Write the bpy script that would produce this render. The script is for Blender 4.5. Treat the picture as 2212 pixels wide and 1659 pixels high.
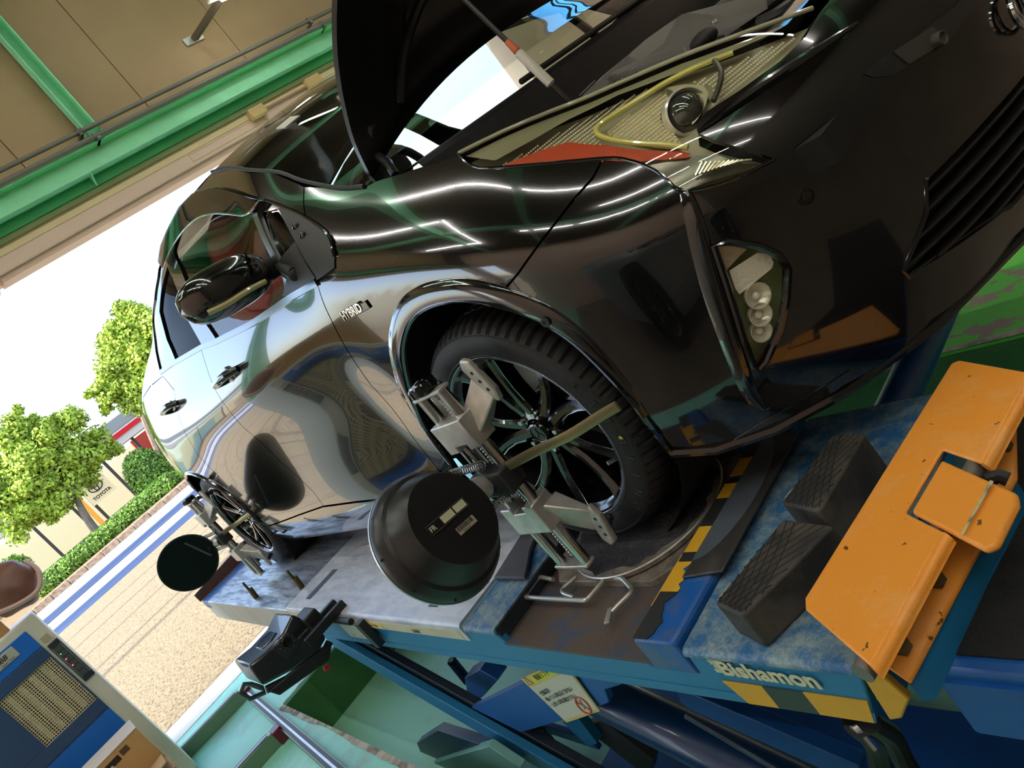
import bpy, bmesh, math, random
import numpy as np
from mathutils import Vector, Matrix, geometry
random.seed(7); rng = np.random.default_rng(7)
SC = bpy.context.scene
for o in list(bpy.data.objects): bpy.data.objects.remove(o)
COL = SC.collection
PI = math.pi
def R(a): return math.radians(a)

# ------------------------------------------------------------------ camera
CAMP = np.array([1.36782, -1.70981, 0.78415]); YAW, PITCH, ROLL = R(146.2742), R(-12.0534), R(39.2503)
FPX, CX, CY = 1598.0, 1106.0, 829.5
def cam_axes():
    cy, sy, cp, sp = math.cos(YAW), math.sin(YAW), math.cos(PITCH), math.sin(PITCH)
    f = np.array([cy*cp, sy*cp, sp]); r0 = np.cross(f, [0, 0, 1.0]); r0 /= np.linalg.norm(r0); d0 = np.cross(f, r0)
    c, s = math.cos(ROLL), math.sin(ROLL)
    return np.array([c*r0+s*d0, -s*r0+c*d0, f])
CR = cam_axes()
cd = bpy.data.cameras.new('camera'); cam = bpy.data.objects.new('camera', cd); COL.objects.link(cam)
cd.sensor_fit = 'HORIZONTAL'; cd.sensor_width = 36.0; cd.lens = 36.0*FPX/2212.0; cd.clip_start = .02; cd.clip_end = 300
mw = np.eye(4); mw[:3, 0] = CR[0]; mw[:3, 1] = -CR[1]; mw[:3, 2] = -CR[2]; mw[:3, 3] = CAMP
cam.matrix_world = Matrix(mw.tolist()); SC.camera = cam

# ------------------------------------------------------------------ world, sun, exposure
SC.view_settings.view_transform = 'Standard'; SC.view_settings.look = 'None'
SC.view_settings.exposure = 0.0; SC.view_settings.gamma = 1.0; SC.view_settings.use_curve_mapping = False
W = bpy.data.worlds.new('World'); SC.world = W; W.use_nodes = True
nt = W.node_tree; bg = nt.nodes['Background']
sky = nt.nodes.new('ShaderNodeTexSky'); sky.sky_type = 'NISHITA'; sky.sun_disc = False
SUN_DIR = Vector((0.02, -0.62, 0.78)).normalized()
sky.sun_elevation = math.asin(SUN_DIR.z); sky.sun_rotation = math.atan2(SUN_DIR.x, SUN_DIR.y)
sky.air_density = 1.0; sky.dust_density = 3.0; sky.ozone_density = 1.0
nt.links.new(sky.outputs[0], bg.inputs[0]); bg.inputs[1].default_value = 0.72
sd = bpy.data.lights.new('sun', 'SUN'); sd.energy = 7.0; sd.angle = R(.6); sd.color = (1, .93, .80)
so = bpy.data.objects.new('sun', sd); COL.objects.link(so); so.rotation_euler = SUN_DIR.to_track_quat('Z', 'Y').to_euler()

# ------------------------------------------------------------------ rays
def proj(X):
    v = CR @ (np.asarray(X, float)-CAMP); return np.array([CX+FPX*v[0]/v[2], CY+FPX*v[1]/v[2]]), v[2]
def ray(px, py): return CR.T @ np.array([(px-CX)/FPX, (py-CY)/FPX, 1.0])
def P(px, py, x=None, y=None, z=None):
    r = ray(px, py)
    t = (x-CAMP[0])/r[0] if x is not None else (y-CAMP[1])/r[1] if y is not None else (z-CAMP[2])/r[2]
    return CAMP+t*r
def Pp(px, py, o, n):
    r = ray(px, py); n = np.asarray(n, float); return CAMP+r*(np.dot(np.asarray(o)-CAMP, n)/np.dot(r, n))

# ------------------------------------------------------------------ materials
def lin(c):
    return tuple(((v/255)/12.92 if v/255 <= .04045 else (((v/255)+.055)/1.055)**2.4) for v in c)
MATS = {}
def M(name, col=(.5, .5, .5), rough=.5, metal=0., coat=0., spec=.5, var=0., vscale=8., col2=None, vlo=.45, vhi=.6, bump=0., bscale=60., emit=None, estr=0., trans=0., stretch=None, rvar=0., coat_rough=.03, nrough=.65, specks=None):
    m = bpy.data.materials.new(name); m.use_nodes = True; t = m.node_tree; b = t.nodes['Principled BSDF']
    b.inputs['Base Color'].default_value = (*col, 1); b.inputs['Roughness'].default_value = rough
    b.inputs['Metallic'].default_value = metal; b.inputs['Coat Weight'].default_value = coat; b.inputs['Coat Roughness'].default_value = coat_rough
    b.inputs['Specular IOR Level'].default_value = spec; b.inputs['Transmission Weight'].default_value = trans
    if emit: b.inputs['Emission Color'].default_value = (*emit, 1); b.inputs['Emission Strength'].default_value = estr
    tc = t.nodes.new('ShaderNodeTexCoord'); mp = t.nodes.new('ShaderNodeMapping'); t.links.new(tc.outputs['Object'], mp.inputs[0])
    if stretch: mp.inputs['Scale'].default_value = stretch
    if col2 is not None:
        n = t.nodes.new('ShaderNodeTexNoise'); n.inputs['Scale'].default_value = vscale; n.inputs['Detail'].default_value = 8; n.inputs['Roughness'].default_value = nrough
        t.links.new(mp.outputs[0], n.inputs[0]); mr = t.nodes.new('ShaderNodeMapRange'); mr.inputs[1].default_value = vlo; mr.inputs[2].default_value = vhi
        t.links.new(n.outputs[0], mr.inputs[0]); mx = t.nodes.new('ShaderNodeMix'); mx.data_type = 'RGBA'
        mx.inputs[6].default_value = (*col, 1); mx.inputs[7].default_value = (*col2, 1)
        t.links.new(mr.outputs[0], mx.inputs[0]); t.links.new(mx.outputs[2], b.inputs['Base Color'])
        if rvar:
            ma = t.nodes.new('ShaderNodeMath'); ma.operation = 'MULTIPLY_ADD'; ma.inputs[1].default_value = rvar; ma.inputs[2].default_value = rough
            t.links.new(mr.outputs[0], ma.inputs[0]); t.links.new(ma.outputs[0], b.inputs['Roughness'])
    elif var:
        n = t.nodes.new('ShaderNodeTexNoise'); n.inputs['Scale'].default_value = vscale; n.inputs['Detail'].default_value = 6
        t.links.new(mp.outputs[0], n.inputs[0]); mr = t.nodes.new('ShaderNodeMapRange'); mr.inputs[1].default_value = .3; mr.inputs[2].default_value = .7
        mr.inputs[3].default_value = 1-var; mr.inputs[4].default_value = 1+var; t.links.new(n.outputs[0], mr.inputs[0])
        mx = t.nodes.new('ShaderNodeVectorMath'); mx.operation = 'SCALE'; mx.inputs[0].default_value = col
        t.links.new(mr.outputs[0], mx.inputs['Scale']); t.links.new(mx.outputs[0], b.inputs['Base Color'])
    if specks:
        sc_, sscale, sthr = specks; n3 = t.nodes.new('ShaderNodeTexNoise'); n3.inputs['Scale'].default_value = sscale; n3.inputs['Detail'].default_value = 3
        t.links.new(mp.outputs[0], n3.inputs[0]); m3 = t.nodes.new('ShaderNodeMapRange'); m3.inputs[1].default_value = sthr; m3.inputs[2].default_value = sthr+.03
        t.links.new(n3.outputs[0], m3.inputs[0]); x3 = t.nodes.new('ShaderNodeMix'); x3.data_type = 'RGBA'; x3.inputs[7].default_value = (*sc_, 1)
        src = b.inputs['Base Color'].links[0].from_socket if b.inputs['Base Color'].links else None
        if src: t.links.new(src, x3.inputs[6])
        else: x3.inputs[6].default_value = (*col, 1)
        t.links.new(m3.outputs[0], x3.inputs[0]); t.links.new(x3.outputs[2], b.inputs['Base Color'])
    if bump:
        n2 = t.nodes.new('ShaderNodeTexNoise'); n2.inputs['Scale'].default_value = bscale; n2.inputs['Detail'].default_value = 4
        t.links.new(mp.outputs[0], n2.inputs[0]); bp = t.nodes.new('ShaderNodeBump'); bp.inputs['Strength'].default_value = bump; bp.inputs['Distance'].default_value = .01
        t.links.new(n2.outputs[0], bp.inputs['Height']); t.links.new(bp.outputs[0], b.inputs['Normal'])
    MATS[name] = m; return m
def glass(name, tint=(.9, .95, .93), refl=1.0, rough=0.0, ior=1.5):
    m = bpy.data.materials.new(name); m.use_nodes = True; t = m.node_tree; t.nodes.clear()
    out = t.nodes.new('ShaderNodeOutputMaterial'); tr = t.nodes.new('ShaderNodeBsdfTransparent'); tr.inputs[0].default_value = (*tint, 1)
    gl = t.nodes.new('ShaderNodeBsdfGlossy'); gl.inputs['Roughness'].default_value = rough; gl.inputs[0].default_value = (refl, refl, refl, 1)
    fr = t.nodes.new('ShaderNodeFresnel'); ge = t.nodes.new('ShaderNodeNewGeometry'); mi = t.nodes.new('ShaderNodeMapRange'); mi.inputs[3].default_value = ior; mi.inputs[4].default_value = 1/ior; t.links.new(ge.outputs['Backfacing'], mi.inputs[0]); t.links.new(mi.outputs[0], fr.inputs[0]); mx = t.nodes.new('ShaderNodeMixShader')
    t.links.new(fr.outputs[0], mx.inputs[0]); t.links.new(tr.outputs[0], mx.inputs[1]); t.links.new(gl.outputs[0], mx.inputs[2]); t.links.new(mx.outputs[0], out.inputs[0])
    MATS[name] = m; return m

paint = M('black_gloss_paint', (.0035, .0035, .004), .12, coat=1.0, spec=.6, coat_rough=.012)
gblack = M('gloss_black_plastic', (.006, .006, .006), .1, coat=.6)
mblack = M('matte_black_plastic', (.02, .02, .021), .5, var=.2, vscale=40)
dblack = M('deep_black', (.004, .004, .004), .9)
rubber = M('tyre_rubber', (.017, .017, .018), .62, var=.25, vscale=25, bump=.1, bscale=300)
rimblk = M('gloss_black_rim', (.006, .006, .007), .16, coat=.8)
machined = M('machined_rim_edge', (.55, .56, .58), .22, metal=1)
chrome = M('chrome', (.75, .75, .76), .1, metal=1)
steel = M('polished_steel_rod', (.62, .62, .60), .18, metal=1, var=.1, vscale=30)
alu = M('brushed_aluminium', (.62, .60, .56), .42, metal=.7, var=.15, vscale=30)
alu2 = M('anodised_aluminium', (.55, .56, .55), .35, metal=.8, var=.1, vscale=20)
rotor = M('brake_disc_steel', (.35, .34, .33), .35, metal=1, var=.2)
caliper = M('cast_caliper', (.22, .2, .18), .6, metal=.5, var=.4, vscale=50)
belt_m = M('satin_belt_trim', (.30, .31, .33), .2, metal=1)
silver_bar = M('satin_silver_bar', (.25, .25, .24), .3, metal=1)
redcloth = M('red_cloth', lin((200, 44, 66)), .8, var=.35, vscale=15, bump=.2, bscale=80)
seatblk = M('dark_seat_fabric', (.02, .02, .022), .8)
orange = M('orange_paint', lin((244, 158, 58)), .36, col2=lin((250, 190, 120)), vscale=9, vlo=.5, vhi=.78, bump=.04, bscale=120, nrough=.75, specks=(lin((112, 70, 24)), 60, .70))
yellow = M('worn_yellow_paint', lin((222, 168, 40)), .5, col2=lin((150, 115, 40)), vscale=12, vlo=.55, vhi=.85)
tealblue = M('lift_blue_paint', lin((30, 116, 166)), .38, var=.1, vscale=4)
deepblue = M('deep_blue_paint', lin((16, 84, 160)), .4, var=.15, vscale=5)
wornblue = M('worn_blue_deck', lin((36, 98, 150)), .42, col2=lin((142, 160, 156)), vscale=16, vlo=.43, vhi=.60, nrough=.86, bump=.1, bscale=200)
wornblue2 = M('less_worn_blue_deck', lin((16, 88, 165)), .42, col2=lin((96, 104, 108)), vscale=9, vlo=.5, vhi=.66, nrough=.8, bump=.08, bscale=200)
deckgrey = M('scuffed_steel_deck', lin((212, 216, 224)), .40, metal=.2, col2=lin((176, 182, 194)), vscale=9, vlo=.4, vhi=.65, stretch=(1, 3, 1), bump=.03, bscale=150, rvar=-.1)
slipsteel = M('scratched_steel_plate', lin((168, 176, 188)), .30, metal=.5, col2=lin((92, 100, 116)), vscale=9, vlo=.42, vhi=.62, stretch=(.5, 4, 1), bump=.12, bscale=60, rvar=.15)
cream = M('cream_side_band', lin((206, 196, 170)), .5, var=.12, vscale=10)
pocket = M('rusty_pocket_floor', lin((92, 78, 68)), .6, col2=lin((44, 78, 112)), vscale=9, vlo=.5, vhi=.68, bump=.15, bscale=120)
turnplate = M('worn_turntable_steel', lin((160, 150, 136)), .5, metal=.3, col2=lin((104, 98, 90)), vscale=12, vlo=.42, vhi=.6, bump=.08, bscale=150)
greasy = M('greasy_black_disc', lin((58, 56, 60)), .6, col2=lin((86, 84, 84)), vscale=18, vlo=.5, vhi=.7, bump=.25, bscale=90)
padrub = M('black_rubber_block', lin((44, 43, 41)), .6, col2=lin((96, 88, 76)), vscale=7, vlo=.44, vhi=.7)
blackplate = M('dark_cover_plate', lin((54, 52, 50)), .45, col2=lin((88, 84, 80)), vscale=7, vlo=.45, vhi=.7)
tapeblk = M('black_tape', lin((40, 40, 40)), .5)
gripblk = M('black_grip_coat', (.012, .013, .013), .85, bump=.6, bscale=250)
boltmet = M('dull_bolt', lin((98, 86, 52)), .5, metal=.5, var=.2)
floor_m = M('green_floor_lamp_tint', lin((112, 222, 88)), .6, spec=.2, col2=lin((168, 154, 138)), vscale=5.0, vlo=.54, vhi=.553, stretch=(1, 1.6, 1), bump=.02, bscale=40)  # green floor with the lamp light's yellow put into its colour; worn patches
floor_t = M('green_floor_sky_tint', lin((150, 230, 206)), .42, col2=lin((150, 190, 172)), vscale=2.5, vlo=.5, vhi=.7, bump=.02, bscale=30)  # same green floor, turquoise because the blue sky light is in its colour
floor_c = M('bare_workshop_concrete', lin((120, 108, 92)), .6, var=.2, vscale=2)
pit_m = M('pit_green_paint', lin((160, 222, 188)), .5, col2=lin((128, 150, 116)), vscale=2.6, vlo=.56, vhi=.78, bump=.12, bscale=30)
concrete = M('worn_concrete', lin((206, 200, 184)), .85, col2=lin((126, 116, 100)), vscale=10, vlo=.42, vhi=.62, bump=.2, bscale=60)
ceil_m = M('dark_ceiling_deck', lin((84, 72, 54)), .7, var=.1)
wallbrown = M('brown_wall_panel', lin((166, 140, 102)), .6, var=.05, vscale=3)
greensteel = M('green_steel_paint', lin((150, 228, 182)), .45, var=.07, vscale=6)
lintel_t = M('tan_lintel', lin((228, 204, 158)), .5)
lintel_p = M('grey_beige_shutter', lin((232, 200, 182)), .45)
olive = M('olive_trim', lin((120, 136, 84)), .6)
conduit_m = M('grey_conduit', lin((120, 116, 108)), .5)
tube_e = M('fluorescent_tube', (1, 1, 1), .4, emit=(1, .96, .9), estr=46)
lamp_w = M('white_lamp_housing', (.7, .7, .68), .4)
aggr = M('washed_aggregate', lin((142, 128, 100)), .85, col2=lin((84, 70, 46)), vscale=48, vlo=.47, vhi=.60, bump=.12, bscale=60)
asphalt = M('asphalt', lin((122, 124, 130)), .85, var=.15, vscale=30)
sill_m = M('pale_sill_concrete', lin((225, 222, 214)), .8, var=.04)
whiteline = M('white_road_paint', (.8, .8, .8), .6)
kerb_m = M('kerb_stone', lin((190, 160, 130)), .85, col2=lin((140, 112, 88)), vscale=10, vlo=.4, vhi=.65, bump=.3, bscale=25)
soil = M('planting_soil', lin((120, 100, 70)), .9, var=.3)
leaf1 = M('sunlit_leaf', lin((150, 176, 58)), .6, var=.35, vscale=3); leaf2 = M('hedge_leaf', lin((110, 150, 52)), .6, var=.4, vscale=4)
bark = M('grey_bark', lin((120, 110, 98)), .9, var=.3, bump=.4, bscale=20)
cabcream = M('cabinet_cream', lin((236, 232, 216)), .45)
cabblue = M('cabinet_blue', lin((22, 112, 214)), .42); cabnavy = M('cabinet_navy', lin((50, 78, 120)), .42)
beigegr = M('beige_mesh', lin((214, 202, 168)), .5)
card = M('cardboard', lin((206, 164, 108)), .8, var=.08, vscale=8); cardw = M('printed_white_card', lin((222, 214, 206)), .6, col2=lin((206, 150, 140)), vscale=22, vlo=.66, vhi=.7)
bagpink = M('brown_plastic_bag', lin((132, 88, 76)), .35, var=.25, vscale=9); bagrim = M('pink_bag_edge', lin((214, 178, 168)), .5)
housing = M('sensor_housing_black', (.014, .014, .015), .35, var=.1)
label_w = M('label_white', lin((205, 205, 190)), .6); label_y = M('label_yellow', lin((212, 214, 70)), .6); label_o = M('label_border_tan', lin((216, 190, 118)), .6)
ink = M('dark_ink', (.02, .02, .02), .7); redink = M('red_ink', lin((200, 80, 50)), .6); logo_w = M('cream_lettering', lin((214, 214, 178)), .6)
clearg = glass('clear_lamp_cover', (.97, .97, .9), 1.0, 0, 1.4)
windg = glass('windscreen_glass', (.62, .72, .66), 1.0, 0, 1.52)
sideg = glass('side_window_glass', (.62, .66, .64), 1.0, 0, 1.25)
reardg = glass('privacy_glass', (.05, .055, .05), 1.0, 0, 1.05)
visorg = glass('smoked_visor', (.10, .10, .10), 1.0, 0, 1.5)
shopg = glass('showroom_glass', (.85, .92, .9), 1.0, .02, 1.25)
lampref = M('lamp_reflector', (.8, .78, .7), .25, metal=.45); lampref_dk = M('lamp_bezel_dark', (.10, .1, .09), .3, metal=.6)
amber = M('amber_reflector', lin((200, 70, 20)), .3, coat=.5, bump=.3, bscale=400)
lightguide = M('yellowed_light_guide', lin((226, 220, 120)), .15, coat=1.0)
lensg = M('projector_lens', (.04, .045, .045), .02, coat=1.0, spec=1.0)
greyplastic = M('grey_ribbed_plastic', lin((150, 148, 142)), .45, var=.06)
whitepl = M('white_plastic', lin((226, 220, 206)), .4); orpl = M('orange_plastic', lin((220, 110, 60)), .4)
redrub = M('red_plastic', lin((170, 20, 30)), .4); purple = M('maroon_end_cap', lin((110, 30, 52)), .35)

# ------------------------------------------------------------------ mesh builder
class MB:
    def __init__(s): s.v = []; s.f = []; s.sm = []
    def add(s, vs, fs, smooth=True):
        k = len(s.v); s.v += [tuple(map(float, v)) for v in vs]; s.f += [tuple(i+k for i in f) for f in fs]; s.sm += [smooth]*len(fs); return s
    def hexa(s, b, t):   # bottom 4, top 4
        return s.add(list(b)+list(t), [(3, 2, 1, 0), (4, 5, 6, 7), (0, 1, 5, 4), (1, 2, 6, 5), (2, 3, 7, 6), (3, 0, 4, 7)])
    def box(s, lo, hi):
        x0, y0, z0 = lo; x1, y1, z1 = hi
        return s.hexa([(x0, y0, z0), (x1, y0, z0), (x1, y1, z0), (x0, y1, z0)], [(x0, y0, z1), (x1, y0, z1), (x1, y1, z1), (x0, y1, z1)])
    def obox(s, c, ax, ay, az, hx, hy, hz):
        c, ax, ay, az = [np.asarray(a, float) for a in (c, ax, ay, az)]
        q = [(-1, -1), (1, -1), (1, 1), (-1, 1)]
        return s.hexa([c+ax*hx*a+ay*hy*b-az*hz for a, b in q], [c+ax*hx*a+ay*hy*b+az*hz for a, b in q])
    def prism(s, poly, vec):
        n = len(poly); vec = np.asarray(vec, float); a = [np.asarray(p, float) for p in poly]
        nn = sum((np.cross(a[i]-a[0], a[(i+1) % n]-a[0]) for i in range(n)), np.zeros(3))
        if np.dot(nn, vec) < 0: a = a[::-1]
        s.add(a+[p+vec for p in a], [tuple(range(n))[::-1], tuple(range(n, 2*n))]+[(i, (i+1) % n, n+(i+1) % n, n+i) for i in range(n)]); return s
    def tube(s, pts, r, n=10, caps=True, closed=False):
        pts = [np.asarray(p, float) for p in pts]; m = len(pts); rr = r if hasattr(r, '__len__') else [r]*m
        tg = []
        for i in range(m):
            a = pts[(i-1) % m] if (closed or i > 0) else pts[i]; b = pts[(i+1) % m] if (closed or i < m-1) else pts[i]
            t = b-a; tg.append(t/(np.linalg.norm(t)+1e-12))
        u = np.cross(tg[0], [0, 0, 1.]);
        if np.linalg.norm(u) < .05: u = np.cross(tg[0], [1., 0, 0])
        u /= np.linalg.norm(u); vs = []
        for i in range(m):
            u = u-tg[i]*np.dot(u, tg[i]); u /= np.linalg.norm(u); w = np.cross(tg[i], u)
            vs += [pts[i]+rr[i]*(math.cos(2*PI*k/n)*u+math.sin(2*PI*k/n)*w) for k in range(n)]
        fs = [(i*n+k, i*n+(k+1) % n, (i+1)*n+(k+1) % n, (i+1)*n+k) for i in range(m-1) for k in range(n)]
        if closed: fs += [((m-1)*n+k, (m-1)*n+(k+1) % n, (k+1) % n, k) for k in range(n)]
        elif caps: fs += [tuple(range(n))[::-1], tuple(range((m-1)*n, m*n))]
        return s.add(vs, fs)
    def lathe(s, prof, o, ax, n=48, a0=0., a1=2*PI, caps=False):
        o = np.asarray(o, float); ax = np.asarray(ax, float); ax = ax/np.linalg.norm(ax)
        u = np.cross(ax, [0, 0, 1.]);
        if np.linalg.norm(u) < .05: u = np.cross(ax, [1., 0, 0])
        u /= np.linalg.norm(u); w = np.cross(ax, u); full = abs(a1-a0-2*PI) < 1e-6; m = n if full else n+1; vs = []
        for k in range(m):
            a = a0+(a1-a0)*k/n; d = math.cos(a)*u+math.sin(a)*w
            vs += [o+ax*h+d*r for r, h in prof]
        q = len(prof); fs = []
        for k in range(n):
            for i in range(q-1): fs.append((k*q+i, ((k+1) % m)*q+i, ((k+1) % m)*q+i+1, k*q+i+1))
        if caps and full: fs += [tuple(k*q for k in range(m))[::-1], tuple(k*q+q-1 for k in range(m))]
        return s.add(vs, fs)
    def ball(s, c, r, nu=16, nv=10, axes=None):
        c = np.asarray(c, float); r = np.asarray(r if hasattr(r, '__len__') else (r, r, r), float); A = np.eye(3) if axes is None else np.array(axes)
        vs = []
        for j in range(nv+1):
            th = PI*j/nv
            for i in range(nu):
                ph = 2*PI*i/nu; d = np.array([math.sin(th)*math.cos(ph), math.sin(th)*math.sin(ph), math.cos(th)])
                vs.append(c+A.T @ (d*r))
        fs = [(j*nu+i, (j+1)*nu+i, (j+1)*nu+(i+1) % nu, j*nu+(i+1) % nu) for j in range(nv) for i in range(nu)]
        return s.add(vs, fs)
    def grid(s, G, flip=False):
        G = np.asarray(G, float); a, b = G.shape[:2]
        fs = [(i*b+j, i*b+j+1, (i+1)*b+j+1, (i+1)*b+j) for i in range(a-1) for j in range(b-1)]
        if flip: fs = [f[::-1] for f in fs]
        return s.add(G.reshape(-1, 3), fs)
ORG = {}
def build(name, mb, mat, parent=None, bevel=0., ang=35, solid=0., seg=2, org=None):
    me = bpy.data.meshes.new(name); L = np.array(ORG[parent.name]) if parent is not None else np.array(org if org is not None else (0, 0, 0.))
    vs = np.array(mb.v)-L; me.from_pydata(vs.tolist(), [], mb.f); me.validate(); me.materials.append(mat)
    me.polygons.foreach_set('use_smooth', [True]*len(me.polygons)); me.update()
    if getattr(mb, 'nrm', None) and len(mb.nrm) == len(me.vertices): me.normals_split_custom_set_from_vertices(mb.nrm)
    else: me.set_sharp_from_angle(angle=R(ang))
    o = bpy.data.objects.new(name, me); COL.objects.link(o)
    if parent is not None: o.parent = parent
    else: o.location = L
    ORG[o.name] = L
    if solid:
        md = o.modifiers.new('solid', 'SOLIDIFY'); md.thickness = solid; md.offset = -1
    if bevel:
        md = o.modifiers.new('bevel', 'BEVEL'); md.width = bevel; md.segments = seg; md.limit_method = 'ANGLE'; md.angle_limit = R(40)
    return o
def thing(name, label, cat, loc, group=None):
    o = bpy.data.objects.new(name, None); COL.objects.link(o); o.location = loc; o.empty_display_size = .1
    o['label'] = label; o['category'] = cat; ORG[o.name] = np.array(loc, float)
    if group: o['group'] = group
    return o
def tag(o, label=None, cat=None, group=None, kind=None):
    if label: o['label'] = label
    if cat: o['category'] = cat
    if group: o['group'] = group
    if kind: o['kind'] = kind
    return o
def struct(name, mb, mat, parent=None, **k):
    o = build(name, mb, mat, parent, **k)
    if parent is None: o['kind'] = 'structure'
    return o
def text(name, body, o, right, up, size, mat, parent, thick=.0006, shear=0., align='LEFT', bold=0., org=None):
    cu = bpy.data.curves.new(name, 'FONT'); cu.body = body; cu.size = size; cu.extrude = thick; cu.align_x = align; cu.shear = shear; cu.offset = bold; cu.resolution_u = 4
    t = bpy.data.objects.new(name, cu); COL.objects.link(t); bpy.context.view_layer.update()
    me = bpy.data.meshes.new_from_object(t.evaluated_get(bpy.context.evaluated_depsgraph_get())); bpy.data.objects.remove(t)
    r = np.asarray(right, float); r = r/np.linalg.norm(r); u = np.asarray(up, float); u = u-r*np.dot(u, r); u /= np.linalg.norm(u); n = np.cross(r, u)
    L = np.array(ORG[parent.name]) if parent is not None else np.zeros(3)
    vs = [np.asarray(o)+r*v.co.x+u*v.co.y+n*v.co.z-L for v in me.vertices]
    m2 = bpy.data.meshes.new(name); m2.from_pydata([tuple(map(float, v)) for v in vs], [], [tuple(p.vertices) for p in me.polygons]); m2.materials.append(mat)
    ob = bpy.data.objects.new(name, m2); COL.objects.link(ob); ob.parent = parent; ORG[ob.name] = L; bpy.data.meshes.remove(me)
    return ob
def spl(pts, n):   # Catmull-Rom through points
    p = np.array(pts, float); m = len(p); out = []
    for i in range(m-1):
        a, b, c, d = p[max(i-1, 0)], p[i], p[i+1], p[min(i+2, m-1)]
        for k in range(n):
            t = k/n; out.append(.5*((2*b)+(c-a)*t+(2*a-5*b+4*c-d)*t*t+(3*b-a-3*c+d)*t**3))
    out.append(p[-1]); return np.array(out)
FZ = -.6    # workshop floor
# ------------------------------------------------------------------ setting
def slab(name, lo, hi, mat, **k): return struct(name, MB().box(lo, hi), mat, **k)
PX0, PX1, PY0, PY1, PZ = -2.93, 1.0, -1.31, .605, -.9
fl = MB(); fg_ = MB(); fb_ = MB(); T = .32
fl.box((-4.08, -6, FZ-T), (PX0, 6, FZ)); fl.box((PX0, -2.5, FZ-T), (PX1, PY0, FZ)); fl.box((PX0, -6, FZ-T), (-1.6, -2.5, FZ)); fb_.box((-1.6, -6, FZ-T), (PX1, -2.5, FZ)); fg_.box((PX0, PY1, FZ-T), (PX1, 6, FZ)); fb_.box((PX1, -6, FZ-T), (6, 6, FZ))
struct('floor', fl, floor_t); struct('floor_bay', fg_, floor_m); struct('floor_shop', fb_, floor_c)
pw = MB(); pw.box((PX0-.0, PY0, PZ-.05), (PX1, PY1, PZ))
struct('floor_pit', pw, pit_m)
wl = MB(); e = .004
wl.box((PX0, PY0, PZ), (PX0+e, PY1, FZ-.012)); wl.box((PX1-e, PY0, PZ), (PX1, PY1, FZ-.012)); wl.box((PX0, PY0, PZ), (PX1, PY0+e, FZ-.012)); wl.box((PX0, PY1-e, PZ), (PX1, PY1, FZ-.012))
struct('wall_pit', wl, M('pit_wall_green', lin((70, 128, 70)), .5, var=.2, vscale=5))
ed = MB()
def ragged(p0, p1, nrm, w, n=60):
    p0 = np.array(p0); p1 = np.array(p1); nrm = np.array(nrm); vs = []; r = np.cumsum(rng.normal(0, .18, n+1)); r = .55+.35*np.sin(r)
    for i in range(n+1):
        b = p0+(p1-p0)*i/n; vs += [b, b+nrm*w*r[i]]
    return vs, [(2*i, 2*i+2, 2*i+3, 2*i+1) for i in range(n)]
z1 = FZ+.0035
ed.add(*ragged((PX0, PY0, z1), (PX1, PY0, z1), (0, -1, 0), .06, 120)); ed.add(*ragged((PX0, PY1, z1), (PX1, PY1, z1), (0, 1, 0), .12, 120)); ed.add(*ragged((PX0, PY0, z1), (PX0, PY1, z1), (-1, 0, 0), .035))
struct('trim_1', ed, concrete)
slab('trim_2', (-4.47, -6, FZ-.3), (-4.08, 6, FZ+.004), sill_m)
# back wall above the shutter door
HX = -4.12
wb = MB()
seams = [-5.2, -3.9, -2.6, -1.3, .02, 1.01, 1.96, 3.1, 4.4, 5.8]
wpan = struct('wall_back', MB().box((HX-.25, -6, 2.5), (HX-.03, 6, 4.4)), M('wall_core', lin((96, 80, 56)), .8))
for i in range(len(seams)-1):
    build('wall_panel', MB().box((HX-.03, seams[i]+.003, 2.5), (HX-.008, seams[i+1]-.003, 4.4)), wallbrown, wpan, bevel=.002)
jl = MB().box((HX-.25, 4.6, FZ), (HX-.0, 6, 2.5)); jl.box((HX-.25, -6, FZ), (HX, -5.6, 2.5))
struct('wall_back_pier', jl, lintel_p)
bm_ = MB(); bm_.box((HX+.0, -6, 2.63), (HX+.02, 6, 2.79)); bm_.box((HX, -6, 2.775), (HX+.1, 6, 2.79)); bm_.box((HX, -6, 2.622), (HX+.1, 6, 2.634)); 
struct('trim_3', bm_, greensteel)
struct('trim_4', MB().box((HX-.02, -6, 2.55), (HX+.012, 6, 2.624)), M('dark_green_flange', lin((44, 150, 84)), .5))
gz = MB()
for y in (.30, 3.6, -2.9): gz.prism([(HX+.01, y-.005, 2.63), (HX+.1, y-.005, 2.63), (HX+.01, y-.005, 2.55)], (0, .01, 0))
struct('trim_5', gz, greensteel)
struct('trim_6', MB().box((HX-.05, -6, 2.51), (HX+.0, 6, 2.552)), olive)
st = MB(); st.box((HX-.06, -6, 2.455), (HX-.015, 6, 2.512)); struct('trim_7', st, lintel_t)
door = thing('door_1', 'beige roller shutter lintel with two small motor brackets above the open doorway', 'shutter', (HX-.1, 0, 2.27)); door['kind'] = 'structure'
build('shutter_box', MB().box((HX-.3, -5.6, 2.36), (HX-.02, 4.6, 2.46)), lintel_p, door, bevel=.004)
build('bottom_bar', MB().box((HX-.2, -5.6, 2.30), (HX-.05, -.62, 2.36)).box((HX-.2, -.58, 2.32), (HX-.05, 4.6, 2.36)), lintel_p, door, bevel=.003)
for y0, y1 in ((1.0, 1.75), (2.05, 2.75)):
    fr = MB(); 
    for a, b in (((y0, 2.385), (y1, 2.39)), ((y0, 2.44), (y1, 2.445)), ((y0, 2.385), (y0+.006, 2.445)), ((y1-.006, 2.385), (y1, 2.445))): fr.box((HX-.022, a[0], a[1]), (HX-.0165, b[0], b[1]))
    build('access_frame', fr, lintel_t, door)
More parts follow.
